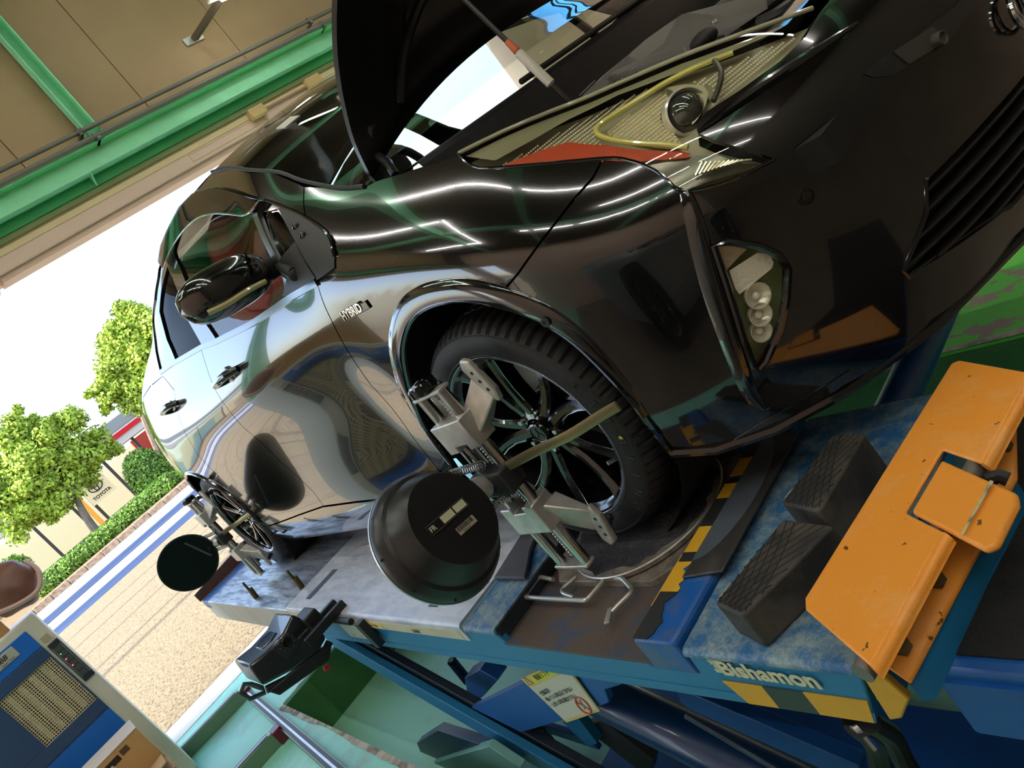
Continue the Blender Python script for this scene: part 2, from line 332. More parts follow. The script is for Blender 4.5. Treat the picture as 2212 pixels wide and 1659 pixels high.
for y in (1.62, 2.25):
    b = build('latch_block', MB().box((HX-.018, y, 2.425), (HX+.05, y+.15, 2.505)), M('tan_bracket', lin((206, 176, 120)), .5), door, bevel=.006)
build('latch_rod', MB().tube([(HX+.0, 1.75, 2.465), (HX+.0, 2.26, 2.462)], .009), M('pinkish_rod', lin((176, 140, 124)), .5), door)
gp = MB(); y = .52
gp.box((HX-.0, y-.05, 2.79), (HX+.008, y+.05, 4.4)); gp.box((HX, y-.05, 2.79), (HX+.09, y-.042, 4.4)); gp.box((HX, y+.042, 2.79), (HX+.09, y+.05, 4.4))
struct('trim_8', gp, greensteel)
struct('trim_10', MB().box((HX+.02, -2.22, FZ), (HX+.10, -2.0, 2.62)).box((HX-.10, -2.13, FZ), (HX+.02, -2.09, 2.62)).box((HX-.18, -2.22, FZ), (HX-.10, -2.0, 2.62)), greensteel)
for i, z in enumerate((2.875, 2.805)):
    c = thing('conduit', ('upper' if i == 0 else 'lower')+' grey steel conduit running along the green door beam', 'pipe', (HX+.12, 0, z), 'conduits above the door')
    build('pipe', MB().tube([(HX+.12, -6, z), (HX+.12, 6, z)], .016, 12), conduit_m, c)
    for yy in ((.42, 2.62) if i == 0 else (.5, 2.72)):
        build('clamp', MB().lathe([(.021, -.025), (.021, .025), (.012, .026)], (HX+.12, yy, z), (0, 1, 0), 16).box((HX+.02, yy-.012, z-.03), (HX+.14, yy+.012, z-.014)), M('clamp_grey', lin((96, 92, 86)), .5) if not i and yy < 1 else conduit_m, c)
# lamp on bracket above the door
a = P(408, 90, x=HX+.0); b = P(470, -6, x=HX+.55)
lm = thing('wall_lamp', 'small fluorescent lamp on a brown bracket arm above the door', 'lamp', tuple(a))
build('arm', MB().obox((a+b)/2+np.array([0, .05, 0]), (b-a)/np.linalg.norm(b-a), (0, 1, 0), np.cross((b-a)/np.linalg.norm(b-a), (0, 1, 0)), np.linalg.norm(b-a)/2, .022, .02), M('bracket_brown', lin((104, 92, 76)), .6), lm)
build('mount_plate', MB().box((HX-.004, a[1]-.04, a[2]-.03), (HX+.012, a[1]+.13, a[2]+.03)), alu2, lm, bevel=.003)
l0 = P(470, 0, x=HX+.6); l1 = l0+np.array([0, .16, .0])
build('tube', MB().tube([l0+np.array([0, .03, .0]), l1+np.array([0, .03, 0])], .022, 12), tube_e, lm)
build('reflector', MB().box((l0[0]-.06, l0[1]-.05, l0[2]+.025), (l0[0]+.06, l1[1]+.1, l0[2]+.04)), lamp_w, lm)
# other walls and ceiling (mostly seen as reflections)
slab('ceiling', (HX-.25, -6, 4.4), (6, 6, 4.5), ceil_m)
ls = MB(); ls.box((HX, 5.9, FZ), (6, 6.1, 3.0)); ls.box((HX, 5.9, 4.2), (6, 6.1, 4.4)); ls.box((HX, 5.9, 3.0), (-3.9, 6.1, 4.2)); ls.box((-1.9, 5.9, 3.0), (6, 6.1, 4.2))
struct('wall_left', ls, lintel_p)
slab('wall_front', (5.9, -6, FZ), (6.1, 6, 4.4), M('grey_wall', lin((120, 112, 100)), .7))
rs = MB(); rs.box((HX, -6.1, 2.4), (6, -5.9, 4.4)); rs.box((-2.9, -6.1, FZ), (6, -5.9, 2.4)); rs.box((HX, -6.1, FZ), (HX+.25, -5.9, 2.4))
struct('wall_right', rs, lintel_p)
w1 = thing('window_1', 'blue-framed clerestory window in the left wall', 'window', (-2.9, 6, 3.0)); w1['kind'] = 'structure'
f1 = MB()
for x in (-3.9, -2.94, -1.96): f1.box((x, 5.92, 3.0), (x+.06, 6.02, 4.2))
f1.box((-3.9, 5.92, 3.0), (-1.9, 6.02, 3.06)); f1.box((-3.9, 5.92, 4.14), (-1.9, 6.02, 4.2))
build('window_frame', f1, cabblue, w1)
bluegl = glass('blue_tinted_pane', (.5, .82, .92), 1.0, 0, 1.45)
for x in (-3.84, -2.88): build('pane', MB().box((x, 5.96, 3.06), (x+.92, 5.97, 4.14)), bluegl, w1)
cb = MB()
for x in (-2.4, .2, 2.8): cb.box((x, -6, 4.1), (x+.15, 6, 4.4))
for yb in (-3.2, 2.6): cb.box((HX, yb, 4.15), (6, yb+.12, 4.4))
struct('trim_9', cb, greensteel)
# ceiling fluorescent fixtures
LAMPS = []
for x in (-1.7, -.4, .9, 2.2, 3.5, 4.8): LAMPS.append((x, -1.17, 0, 'above the car bonnet'))  # last tube is added out of view to brighten the car front
for x in (-3.3, -2.35): LAMPS.append((x, -2.3, 0, 'above the machine'))
for x in (-3.2, -2.2): LAMPS.append((x, -4.2, 0, 'by the right wall'))
for y in (-2.75, -3.75): LAMPS.append((-1.75, y, 1, 'in the cross row'))
for x in (.6, 2.0, 3.4): LAMPS.append((x, -3.4, 0, 'over the free bay'))
for x in (-2.6, -1.2, .2, 1.6, 3.): LAMPS.append((x, 1.6, 0, 'over the far side of the car'))
for x in (2.1, 3.5, 4.9): LAMPS.append((x, -2.3, 0, 'added ahead of the lift'))  # extra unseen tubes, added to light the car front and orange stop
for x in (-1.6, 0., 1.6, 3.2): LAMPS.append((x, 3.9, 0, 'added over the far bay'))  # unseen row added to lift the green floor on the far side
for k, (x, y, d, wh_) in enumerate(LAMPS):
    f = thing('ceiling_light', ['first', 'second', 'third', 'fourth', 'fifth', 'sixth'][sum(1 for l in LAMPS[:k] if l[3] == wh_)]+' bare tube light from the door '+wh_, 'lamp', (x, y, 4.2), 'ceiling tube lights '+wh_)
    v = np.array([0, 1, 0]) if d else np.array([1, 0, 0]); c = np.array([x, y, 4.16]); hl_ = .48 if d or x < -2 and y < -2 else .62
    build('tube', MB().tube([c-v*hl_, c+v*hl_], .02, 10), tube_e, f)
    w = np.array([1, 0, 0]) if d else np.array([0, 1, 0])
    build('housing', MB().obox(c+np.array([0, 0, .045]), v, w, (0, 0, 1), hl_+.02, .03, .02), lamp_w, f)
    build('hanger', MB().tube([c+np.array([0, 0, .06]), c+np.array([0, 0, .25])], .012, 6), conduit_m, f)

# ------------------------------------------------------------------ outside
def gz_(x): return FZ+.03*(-4.5-x) if x < -4.5 else FZ
def ground(name, x0, x1, mat, y0=-40, y1=40, dz=0.):
    return struct(name, MB().hexa([(x1, y0, gz_(x1)-.4), (x0, y0, gz_(x0)-.4), (x0, y1, gz_(x0)-.4), (x1, y1, gz_(x1)-.4)][::-1], [(x1, y0, gz_(x1)+dz), (x0, y0, gz_(x0)+dz), (x0, y1, gz_(x0)+dz), (x1, y1, gz_(x1)+dz)][::-1]), mat)
ground('floor_forecourt', -14.1, -4.47, aggr); ground('floor_road', -21.8, -14.1, asphalt, dz=-.02)
lane = M('blue_lane_paint', lin((24, 48, 88)), .7, col2=lin((46, 72, 112)), vscale=1.2, vlo=.45, vhi=.7, stretch=(1, .15, 1))
for i, (x0, x1, mt) in enumerate(((-15.5, -14.25, lane), (-15.95, -15.62, whiteline), (-17.1, -16.62, whiteline), (-18.8, -17.3, lane), (-20.9, -20.6, whiteline))): ground('trim_road_%s' % 'abcde'[i], x0, x1, mt, dz=-.014+.0015*i)
wc = 0
for x, r in ((-12.24, .055), (-10.94, .05), (-9.67, .05), (-8.32, .055), (-7.72, .09)):
    wc += 1; c_ = thing('overhead_cable', ['thin overhead cable nearest the road', 'second thin overhead cable from the road', 'third thin overhead cable from the road', 'thin overhead cable second from the workshop', 'thick overhead cable nearest the workshop'][wc-1]+', casting a line on the forecourt', 'cable', (x, 0, 6.5), 'overhead cables'); build('cable', MB().tube([(x, y, 6.3+.002*y*y*.3) for y in np.linspace(-39, 39, 27)], r, 6), mblack, c_)
ground('floor_verge', -60, -22.0, soil, dz=.12)
kb = struct('trim_kerb', MB().box((-22.06, -40, -.5), (-22.0, 40, gz_(-22)+.1)), soil)
for k in range(60):
    y = -10+k*.5
    build('kerb_stone', MB().box((-22.0, y+.006, -.3), (-21.78, y+.494, gz_(-21.9)+.15+random.uniform(-.008, .008))), kerb_m, kb, bevel=.02)
def leaves(mb, c, rad, n, size, shell=.55):
    c = np.array(c); rad = np.array(rad)
    d = rng.normal(size=(n, 3)); d /= np.linalg.norm(d, axis=1)[:, None]
    r = rng.uniform(shell, 1.0, n)**.7; p = c+d*rad*r[:, None]
    a = rng.normal(size=(n, 3)); a /= np.linalg.norm(a, axis=1)[:, None]; b = np.cross(a, d+rng.normal(size=(n, 3))*.3); b /= (np.linalg.norm(b, axis=1)[:, None]+1e-9)
    s = size*rng.uniform(.6, 1.3, n)[:, None]
    q = np.stack([p-a*s, p+b*s*.55, p+a*s, p-b*s*.55], 1).reshape(-1, 3)
    mb.add(q, [(4*i, 4*i+1, 4*i+2, 4*i+3) for i in range(n)])
def tree(label, trunk, blobs, size, n):
    t = thing('tree', label, 'tree', tuple(trunk[0]))
    build('trunk', MB().tube(spl(trunk, 4), list(np.linspace(.14, .05, 4*(len(trunk)-1)+1)), 8), bark, t)
    f = MB()
    for c, r in blobs:
        leaves(f, c, np.array(r)*.8, int(n*.5*(r[0]*r[2])), size)
        for k in range(9):
            d = rng.normal(size=3); d /= np.linalg.norm(d); q = rng.uniform(.25, .5)
            leaves(f, np.array(c)+d*np.array(r)*rng.uniform(.75, 1.0), np.array(r)*q, int(n*.16*(r[0]*r[2])), size, .2)
    br = MB()
    for c, r in blobs: br.tube([trunk[-2], (np.array(trunk[-1])+np.array(c))/2, c], [.05, .035, .015], 6)
    build('branches', br, bark, t)
    tag(build('foliage', f, leaf1, t), kind='stuff')
TX = -24.5
def bl(px, py, r, x=TX): return (tuple(P(px, py, x=x)), r)
g0 = P(196, 1142, x=TX); g0[2] = .1
tree('broad young street tree in front of the showroom glass', [g0, P(188, 1120, x=TX), P(165, 1075, x=TX), P(150, 1030, x=TX)],
     [bl(60, 1000, (1.0, 1.0, 1.0)), bl(30, 1060, (1.0, 1.0, .9)), bl(110, 1010, (.9, 1.0, .9)), bl(150, 960, (.8, .9, .9)), bl(38, 930, (.5, .6, .8)), bl(180, 985, (.7, .9, .6)), bl(80, 1080, (.9, .9, .8)), bl(140, 1060, (.8, .9, .7)), bl(20, 1110, (.8, .8, .7)), bl(108, 930, (.4, .5, .6)), bl(215, 955, (.4, .5, .35)), bl(235, 975, (.35, .45, .3))], .07, 3200)
TX = -27
g0 = P(330, 1000, x=TX); g0[2] = .1
tree('tall bright tree rising behind the rear of the car', [g0, P(310, 900, x=TX), P(295, 840, x=TX), P(290, 800, x=TX)],
     [bl(285, 740, (1.0, 1.0, 1.2)), bl(260, 790, (1.0, 1.0, 1.0)), bl(300, 800, (1.0, 1.0, 1.0)), bl(305, 700, (.7, .8, .8)), bl(250, 740, (.6, .6, .7)), bl(240, 845, (.6, .7, .5)), bl(300, 860, (.9, .9, .7)), bl(240, 820, (.6, .7, .5)), bl(340, 760, (1.2, 1.2, 1.2))], .075, 3200)
TX = -23.2
def bush(label, blobs, name='hedge', n=1500, size=.05, mat=leaf2):
    t = thing(name, label, 'hedge', (TX, blobs[0][0][1], .1))
    f = MB(); core = MB()
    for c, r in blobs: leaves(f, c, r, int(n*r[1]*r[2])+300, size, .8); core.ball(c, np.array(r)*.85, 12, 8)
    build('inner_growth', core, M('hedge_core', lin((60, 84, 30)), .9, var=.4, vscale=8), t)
    tag(build('foliage', f, mat, t), kind='stuff')
def bb(px, py, r): return (tuple(P(px, py, x=TX)), r)
TX = -24.4
bush('tall clipped round hedge behind the low hedge strip', [bb(322, 1020, (.5, .70, .85)), bb(338, 1038, (.5, .72, .85)), bb(352, 1052, (.5, .68, .7))], n=3500)
TX = -23.2
bush('long low hedge strip along the road kerb', [bb(300+i*-21, 1100+i*17.5, (.4, .5, .34)) for i in range(-3, 10)], n=3500)
TX = -24.8
bush('small dark round shrub by the showroom window', [bb(30, 1238, (.5, .55, .5)), bb(58, 1264, (.5, .5, .45))], name='shrub', n=3500)
# showroom across the road
BX = -29.0
sh = thing('showroom', 'glass-fronted dealership across the road with grey fascia and red stripe', 'building', (BX, -2, .1))
def Q(px, py, x=BX): return P(px, py, x=x)
yl, yr = -12., 16.
zf0 = Q(215, 1000)[2]
def zat(px, py): return Q(px, py)[2]
ztop = zat(294, 868); zw = zat(300, 895); zr0 = zat(296, 903); zr1 = zat(301, 912); zb = zat(310, 925)
build('fascia', MB().box((BX-.6, yl, zw), (BX+.25, yr, ztop)), M('fascia_grey', lin((150, 158, 166)), .4, metal=.3), sh, bevel=.02)
build('fascia_band', MB().box((BX-.6, yl, zr0), (BX+.22, yr, zw)), M('fascia_white', lin((226, 226, 222)), .5), sh)
build('red_stripe', MB().box((BX-.6, Q(195, 1000)[1]-3, zr1), (BX+.24, yr, zr0)), M('fascia_red', lin((200, 20, 40)), .45), sh)
build('soffit_trim', MB().box((BX-.6, yl, zb), (BX+.2, yr, zr1)), M('trim_grey', lin((200, 200, 198)), .5), sh)
build('back_wall', MB().box((BX-5, yl, 0), (BX-4.8, yr, zb)), M('showroom_inner_glow', lin((226, 206, 168)), .7, emit=(1, .80, .55), estr=.45), sh)  # wall glows, standing in for the showroom's interior lamp light
build('red_inner_wall', MB().box((BX-2.2, Q(335, 960)[1]-.2, 0), (BX-2.0, yr, zb)), M('showroom_red', lin((196, 44, 34)), .6), sh)
build('showroom_floor', MB().box((BX-5, yl, .0), (BX, yr, .12)), M('showroom_tile', lin((200, 194, 184)), .5), sh)
mull = [(-9.6), (-7.2), Q(40, 1265)[1]-.6, Q(120, 1170)[1]-.15, Q(170, 1110)[1], Q(205, 1090)[1], Q(255, 1030)[1], Q(288, 950)[1], Q(288, 950)[1]+3.2, 8., 11., 14.]
mull = sorted(mull)
for i, y in enumerate(mull): build('mullion', MB().box((BX-.06, y-.05, .1), (BX+.05, y+.05, zb)), M('mullion_dark', lin((58, 54, 56)), .5) if i == 0 else bpy.data.materials['mullion_dark'], sh)
for i in range(len(mull)-1): build('pane', MB().box((BX-.02, mull[i]+.05, .55), (BX-.005, mull[i+1]-.05, zb)), shopg, sh)
for i in range(len(mull)-1): build('sill_panel', MB().box((BX-.04, mull[i]+.05, .1), (BX+.02, mull[i+1]-.05, .55)), M('sill_dark', lin((120, 128, 130)), .5) if i == 0 else bpy.data.materials['sill_dark'], sh)
for i, (ya, yb) in enumerate(((-9, -6.4), (-5.2, -2.6))): build('window_blind', MB().box((BX-.3, ya, .5), (BX-.28, yb, zb-.4)), M('white_poster', lin((222, 234, 232)), .6) if i == 0 else bpy.data.materials['white_poster'], sh)
s0 = Q(211, 1056, BX+.12)
sg = thing('shop_sign', 'small beige sign with round emblem and dark capitals on the showroom front', 'sign', (BX+.1, s0[1], s0[2]))
build('board', MB().box((BX+.06, s0[1]-.46, s0[2]-.40), (BX+.1, s0[1]+.46, s0[2]+.36)), M('sign_beige', lin((226, 216, 176)), .5), sg)
build('side_strip', MB().box((BX+.04, s0[1]-.75, .3), (BX+.1, s0[1]-.58, s0[2]+.9)), M('amber_strip', lin((236, 170, 70)), .5), sg)
for rx, rz, dz in ((.24, .17, 0), (.075, .16, 0), (.16, .075, .06)):
    e = MB().tube([(BX+.105, s0[1]+rx*math.cos(t), s0[2]+.12+dz+rz*math.sin(t)) for t in np.linspace(0, 2*PI, 33)[:-1]], .02, 6, closed=True); build('emblem_ring', e, ink, sg)
text('lettering', 'TOYOTA', (BX+.105, s0[1], s0[2]-.28), (0, 1, 0), (0, 0, 1), .165, ink, sg, align='CENTER', bold=.006)

wbn = thing('workbench', 'dark steel workbench standing beyond the cream and blue machine', 'bench', (-3.45, -4.0, FZ))
build('top', MB().box((-3.8, -5.4, .28), (-3.1, -2.62, .34)), M('bench_top', lin((70, 58, 48)), .6), wbn, bevel=.004)
for x in (-3.76, -3.18):
    for y in (-5.36, -4.0, -2.7): build('leg', MB().box((x, y, FZ), (x+.05, y+.05, .28)), mblack, wbn)
build('drawer_unit', MB().box((-3.74, -4.9, FZ+.1), (-3.14, -2.75, .27)), M('bench_steel', lin((52, 50, 54)), .5), wbn, bevel=.004)
# ------------------------------------------------------------------ alignment lift, right runway
YO, YI = -1.145, -.53
lift = thing('alignment_lift', 'blue scissor alignment lift runway under the right wheels with an orange wheel stop', 'car lift', (-1.4, -.84, FZ))
# side beams
sb = MB()
prof = [(.735, 0), (.685, -.118), (-1.72, -.15), (-1.72, -.04), (.735, -.0)]
sb.prism([(x, YO+.004, z) for x, z in [(.725, -.012), (.69, -.118), (-1.72, -.155), (-1.72, -.035), (-.385, -.04), (-.37, -.012), (-.222, -.012), (-.205, -.046), (.28, -.052), (.285, -.058), (.40, -.058), (.405, -.012)]], (0, .02, 0))
build('side_beam', sb, tealblue, lift, bevel=.003)
sl = MB()
sl.prism([(x, YO+.0025, z) for x, z in [(.70, -.095), (.69, -.118), (-1.72, -.155), (-1.72, -.128)]], (0, .004, 0))
build('beam_lower_flange', sl, tealblue, lift)
build('inner_beam', MB().prism([(x, YI-.02, z) for x, z in [(.725, -.012), (.69, -.118), (-3.7, -.155), (-3.7, -.02)]], (0, .018, 0)), tealblue, lift)
# hazard stripes and lettering on the side
for i, (x0, x1) in enumerate(((.455, .525), (.525, .600), (.600, .700))):
    zt = -.068; q = lambda x: (-.118-.016*(.69-x))
    xo = x0 if i else x0+.0
    build('hazard_stripe', MB().prism([(x0 if i else x0-.012, YO+.0015, zt), (x1 if i < 2 else x1+.004, YO+.0015, zt), (x1 if i < 2 else x1-.012, YO+.0015, q(x1)+.001), (x0 if i else x0+.008, YO+.0015, q(x0)+.001)], (0, .002, 0)), yellow if i != 1 else M('faded_black_stripe', lin((52, 66, 62)), .6), lift)
t = text('lettering', 'Bishamon', (.463, YO+.0005, -.0465), (1, 0, -.02), (0, 0, 1), .047, logo_w, lift, bold=.0014, shear=-.05)
rz = MB()
for k in range(9): rz.box((.452-.002*(k % 2)-.003*math.sin(k), YO+.001, -.014-.0038*k), (.470, YO+.003, -.0124-.0038*k))
build('letter_streaks', rz, logo_w, lift)
# decks
def deck(name, x0, x1, zt, mat, y0=YO, y1=YI, lip=.04, r=.012, th=.008):
    m = MB(); prof = []
    for k in range(6): a = PI/2*k/5; prof.append((y0+r-r*math.sin(a), zt-r+r*math.cos(a)))
    prof = [(y1, zt)]+prof+[(y0, zt-lip), (y0+th, zt-lip), (y0+th, zt-th), (y1, zt-th)]
    m.prism([(x0+.002, y, z) for y, z in prof], (x1-x0-.004, 0, 0)); return build(name, m, mat, lift, ang=25)
deck('deck_plate', .40, .735, .001, wornblue, lip=.013)
deck('deck_plate', -.37, -.215, .0, wornblue, lip=.012)
deck('slide_plate', -1.90, -.375, .008, deckgrey, lip=.055)
deck('slide_plate', -3.55, -1.905, -.006, slipsteel, lip=.012)
deck('deck_plate', -3.72, -3.555, -.006, wornblue2, lip=.05)
build('side_band', MB().prism([(-1.895, YO-.001, -.012), (-.40, YO-.001, -.012), (-.40, YO-.001, -.045), (-1.895, YO-.001, -.045)], (0, .003, 0)), cream, lift)
build('side_band', MB().box((-3.55, YO-.001, -.15), (-1.905, YO+.02, -.012)).box((-3.70, YO-.0, -.15), (-3.56, YO+.02, -.05)), M('pale_side', lin((190, 184, 176)), .5, var=.08), lift)
build('yellow_arrow_label', MB().box((-1.12, YO-.003, -.04), (-.92, YO-.0012, -.017)), label_o, lift)
build('arrow_mark', MB().box((-1.10, YO-.004, -.030), (-.97, YO-.0032, -.027)).add([(-.975, YO-.004, -.021), (-.975, YO-.004, -.036), (-.945, YO-.004, -.0285)], [(0, 1, 2)]), M('arrow_ink', lin((120, 96, 50)), .6), lift)
text('handwriting', '5a500', (-.70, YO-.003, -.038), (1, 0, 0), (0, 0, 1), .02, M('green_ink', lin((96, 116, 84)), .6), lift)
# slots with grey tape on the slide plate
for x0 in (-1.74, -.62):
    build('slot_tape', MB().box((x0, -1.09, .0065), (x0+.055, -.93, .0095)), M('slate_tape', lin((72, 78, 96)), .5) if x0 < -1 else bpy.data.materials['slate_tape'], lift)
build('slot_cover', MB().box((-1.60, -.80, .0065), (-1.15, -.755, .011)), orange, lift)
# rear stop
rs_ = MB(); rs_.prism([(-3.72, y, z) for y, z in ((YO-.005, -.006), (YI, -.006), (YI, .10), (YO-.005, .05))], (-.02, 0, 0)); 
build('rear_stop_plate', rs_, M('rusty_brown_plate', lin((92, 60, 48)), .6, var=.3), lift)
for x, y in ((-2.55, -1.09), (-1.98, -1.02)):
    b = build('locating_pin', MB().lathe([(.007, 0), (.007, .06), (.013, .06), (.013, .0)], (x, y, -.005), (.1, .1, 1), 12, caps=True).tube([(x, y, .05), (x+.02, y, .1)], .006, 8), boltmet, lift)
# pocket for the turn plate
build('pocket_floor', MB().box((-.215, YO+.003, -.05), (.31, YI, -.042)), pocket, lift)
build('pocket_wall', MB().box((-.222, YO+.01, -.05), (-.214, YI, -.004)), M('pocket_wall_dark', lin((44, 52, 62)), .55), lift); build('pocket_wall', MB().box((.29, YO+.03, -.05), (.297, YI, .002)), bpy.data.materials['pocket_wall_dark'], lift)
# folded cover strip ahead of the pocket
cv = MB(); cv.prism([(x, YO+.002, z) for x, z in ((.292, .012), (.30, .018), (.392, .018), (.398, .010), (.398, -.05), (.40, -.06), (.285, -.06), (.292, -.045))], (0, .61, 0))
build('cover_strip', cv, wornblue2, lift, bevel=.004)
def strip(name, x0, x1, segs, z, mat0):
    for y0, y1, mt in segs:
        n = 8; up = [(x1+.004*rng.normal(), y1, z), (x0, y1, z)]
        pts = [(x0, y0, z), (x1+.006*rng.normal(), y0, z)]+[(x1+.007*rng.normal(), y0+(y1-y0)*k/n, z) for k in range(1, n)]+up
        build(name, MB().prism(pts, (0, 0, .0012)), mt, lift)
strip('hazard_tape', .294, .335, ((-1.14, -1.03, tapeblk), (-1.03, -.955, yellow), (-.955, -.93, tapeblk), (-.93, -.86, yellow), (-.86, -.78, tapeblk), (-.78, -.735, yellow), (-.735, -.72, tapeblk), (-.71, -.655, yellow), (-.655, -.59, tapeblk)), .0185, yellow)
build('tape_edge', MB().box((.283, -1.06, -.04), (.291, -.93, .014)), yellow, lift)
# dark plate with curved edge over the cover strip
cp = [(.33, -.99), (.415, -.985), (.425, -.80), (.42, -.62), (.40, -.60)]+[(.40-.085*math.sin(t)*1.0+.0, -.60-.33*(1-math.cos(t))*.9) for t in np.linspace(.1, PI/2, 10)]
build('curved_cover_plate', MB().prism([(.335, -1.0, .0195), (.425, -.985, .0195), (.425, -.60, .0195), (.36, -.60, .0195), (.345, -.75, .0195)], (0, 0, .006)), blackplate, lift, bevel=.002)
q = [(.338, -.96)]+[(.338+.07*math.sin(t), -.78+.18*math.cos(t)*-1) for t in np.linspace(0, PI, 14)]+[(.338, -.60)]
build('curved_insert', MB().prism([(x, y, .0258) for x, y in q], (0, 0, .0012)), M('grey_blue_insert', lin((78, 84, 92)), .5, var=.1), lift)
# orange wheel stop at the front end
zs = .10
A, B_, C_, D_ = [np.array(P(*u, z=zs)) for u in ((2060, 775), (1729, 1306), (1880, 1438), (2186, 843))]
ex = (C_-B_); ex /= np.linalg.norm(ex); ey = (A-B_); Ly = np.linalg.norm(ey); ey = ey/Ly; ez = np.cross(ex, ey); Wx = np.linalg.norm(C_-B_)
def L3(u, v, w=0.): return B_+ex*u+ey*v+ez*w
n0, n1 = .40*Ly, .64*Ly; nx = .52*Wx
ws = MB(); th = .008
top = [L3(0, .012), L3(.012, 0), L3(Wx, 0), L3(Wx, n0), L3(nx, n0), L3(nx, n1), L3(Wx, n1), L3(Wx, Ly), L3(.012, Ly), L3(0, Ly-.012)]
ws.prism(top, -ez*th)
wheel_stop = build('wheel_stop', ws, orange, lift, bevel=.003)
def fold(v0, v1, dn=.11, rr=.011):
    pr = [(Wx, 0), (Wx+.004, -.0005)]+[(Wx+.002+rr*math.sin(t), -rr+rr*math.cos(t)) for t in np.linspace(.2, PI/2, 6)]+[(Wx+rr+.004, -dn)]
    i = [(Wx-.004, -th), (Wx+rr-.008, -rr-.002), (Wx+rr-.005, -dn)]
    return MB().prism([L3(u, v0, w) for u, w in pr+i[::-1]], ey*(v1-v0))
build('stop_front_lip', fold(0, n0, .013), orange, lift, ang=50); build('stop_front_lip', fold(n1, Ly, .013), orange, lift, ang=50)
# face plate lower down with bolts
F4_ = [P(1900, 1428, z=.066), P(1962, 1472, z=.040), P(2195, 1030, z=.040), P(2192, 880, z=.062), P(2150, 900, z=.068)]
build('stop_face_plate', MB().prism(F4_, (0, 0, -.008)), orange, lift, bevel=.003)
pn = np.cross(F4_[1]-F4_[0], F4_[3]-F4_[0]); pn /= np.linalg.norm(pn); pn = pn if pn[2] > 0 else -pn
for u in ((1945, 1398), (2020, 1255), (2165, 966)):
    c = Pp(*u, F4_[0], pn); build('bolt', MB().lathe([(.0, .011), (.0105, .011), (.0118, .008), (.0118, 0)], c, pn, 6), boltmet, lift, ang=20)
build('front_end_strip', MB().prism([P(1962, 1474, z=.03), P(1992, 1468, z=.02), P(2120, 1200, z=.02), P(2196, 1060, z=.02), P(2190, 1030, z=.032)], (0, 0, -.035)), tealblue, lift)
tb = MB(); tb.prism([L3(nx+.012, n0+.004, .004), L3(nx+.012, n1-.02, .004), L3(Wx+.07, n1-.025, -.002), L3(Wx+.078, n1-.04, -.004), L3(Wx+.078, n0+.02, -.004), L3(Wx+.066, n0+.004, -.002)], -ez*.012)
build('stop_tab', tb, orange, lift, bevel=.005)
build('tab_wear_line', MB().prism([L3(Wx+.03, n0+.006, .0045), L3(Wx+.034, n0+.006, .0045), L3(Wx+.037, n1-.026, .0045), L3(Wx+.031, n1-.026, .0045)], ez*.0008), M('worn_edge', lin((196, 184, 140)), .6, col2=lin((120, 110, 80)), vscale=30), lift)
build('hinge_bar', MB().tube([L3(Wx*.86, -.012, -.02), L3(Wx*.86, Ly, -.02)], .014, 14), M('hinge_steel', lin((120, 116, 108)), .5, metal=.4), lift)
build('spring_hook', MB().tube([P(2128, 1050, z=.075), P(2140, 1034, z=.085), P(2158, 1028, z=.085), P(2178, 1036, z=.078)], .010, 8), housing, lift)
cpf = MB(); cpf.prism([(.735, YO+.02, -.02), (.70, YO+.02, -.116), (.72, YO+.035, -.125), (.80, YO+.09, -.10), (.77, YO+.09, -.03), (.75, YO+.04, -.01)], (0, .0, .0)) if 0 else None
c4 = [P(*u, y=YO+.0) for u in ((1870, 1442), (1905, 1456), (1965, 1510), (1945, 1552), (1915, 1558), (1858, 1470))]
build('end_corner_plate', MB().prism([P(*u, y=YO+.004) for u in ((1862, 1462), (1896, 1452), (1965, 1512), (1948, 1553), (1922, 1557))], (0, .012, 0)), yellow, lift, bevel=.003)
build('front_end_plate', MB().prism([(.735, YO+.02, -.005), (.70, YO+.02, -.12), (.715, YO+.02, -.12), (.75, YO+.02, -.005)], (0, .58, 0)), tealblue, lift)
# front ramp deck with black grip coat
rp = thing('ramp_deck', 'blue drive-on ramp deck with black grip coating ahead of the orange stop', 'ramp', (1.4, -.84, FZ))
prof = [(-1.10, -.002), (-1.112, -.012), (-1.112, -.14), (-.56, -.14), (-.56, -.002)]
build('ramp_box', MB().prism([(.80, y, z-.014) for y, z in prof], (1.2, 0, 0)), deepblue, rp, bevel=.006)
build('grip_coat', MB().prism([(.81, -1.095, -.0155), (.81, -.565, -.0155), (2.0, -.565, -.0155), (2.0, -1.095, -.0155)], (0, 0, .003)), gripblk, rp)
build('side_rib', MB().box((.80, -1.118, -.05), (2.0, -1.108, -.042)), deepblue, rp)
build('ramp_leg', MB().box((1.75, -1.05, FZ), (1.85, -.62, -.15)), deepblue, rp)
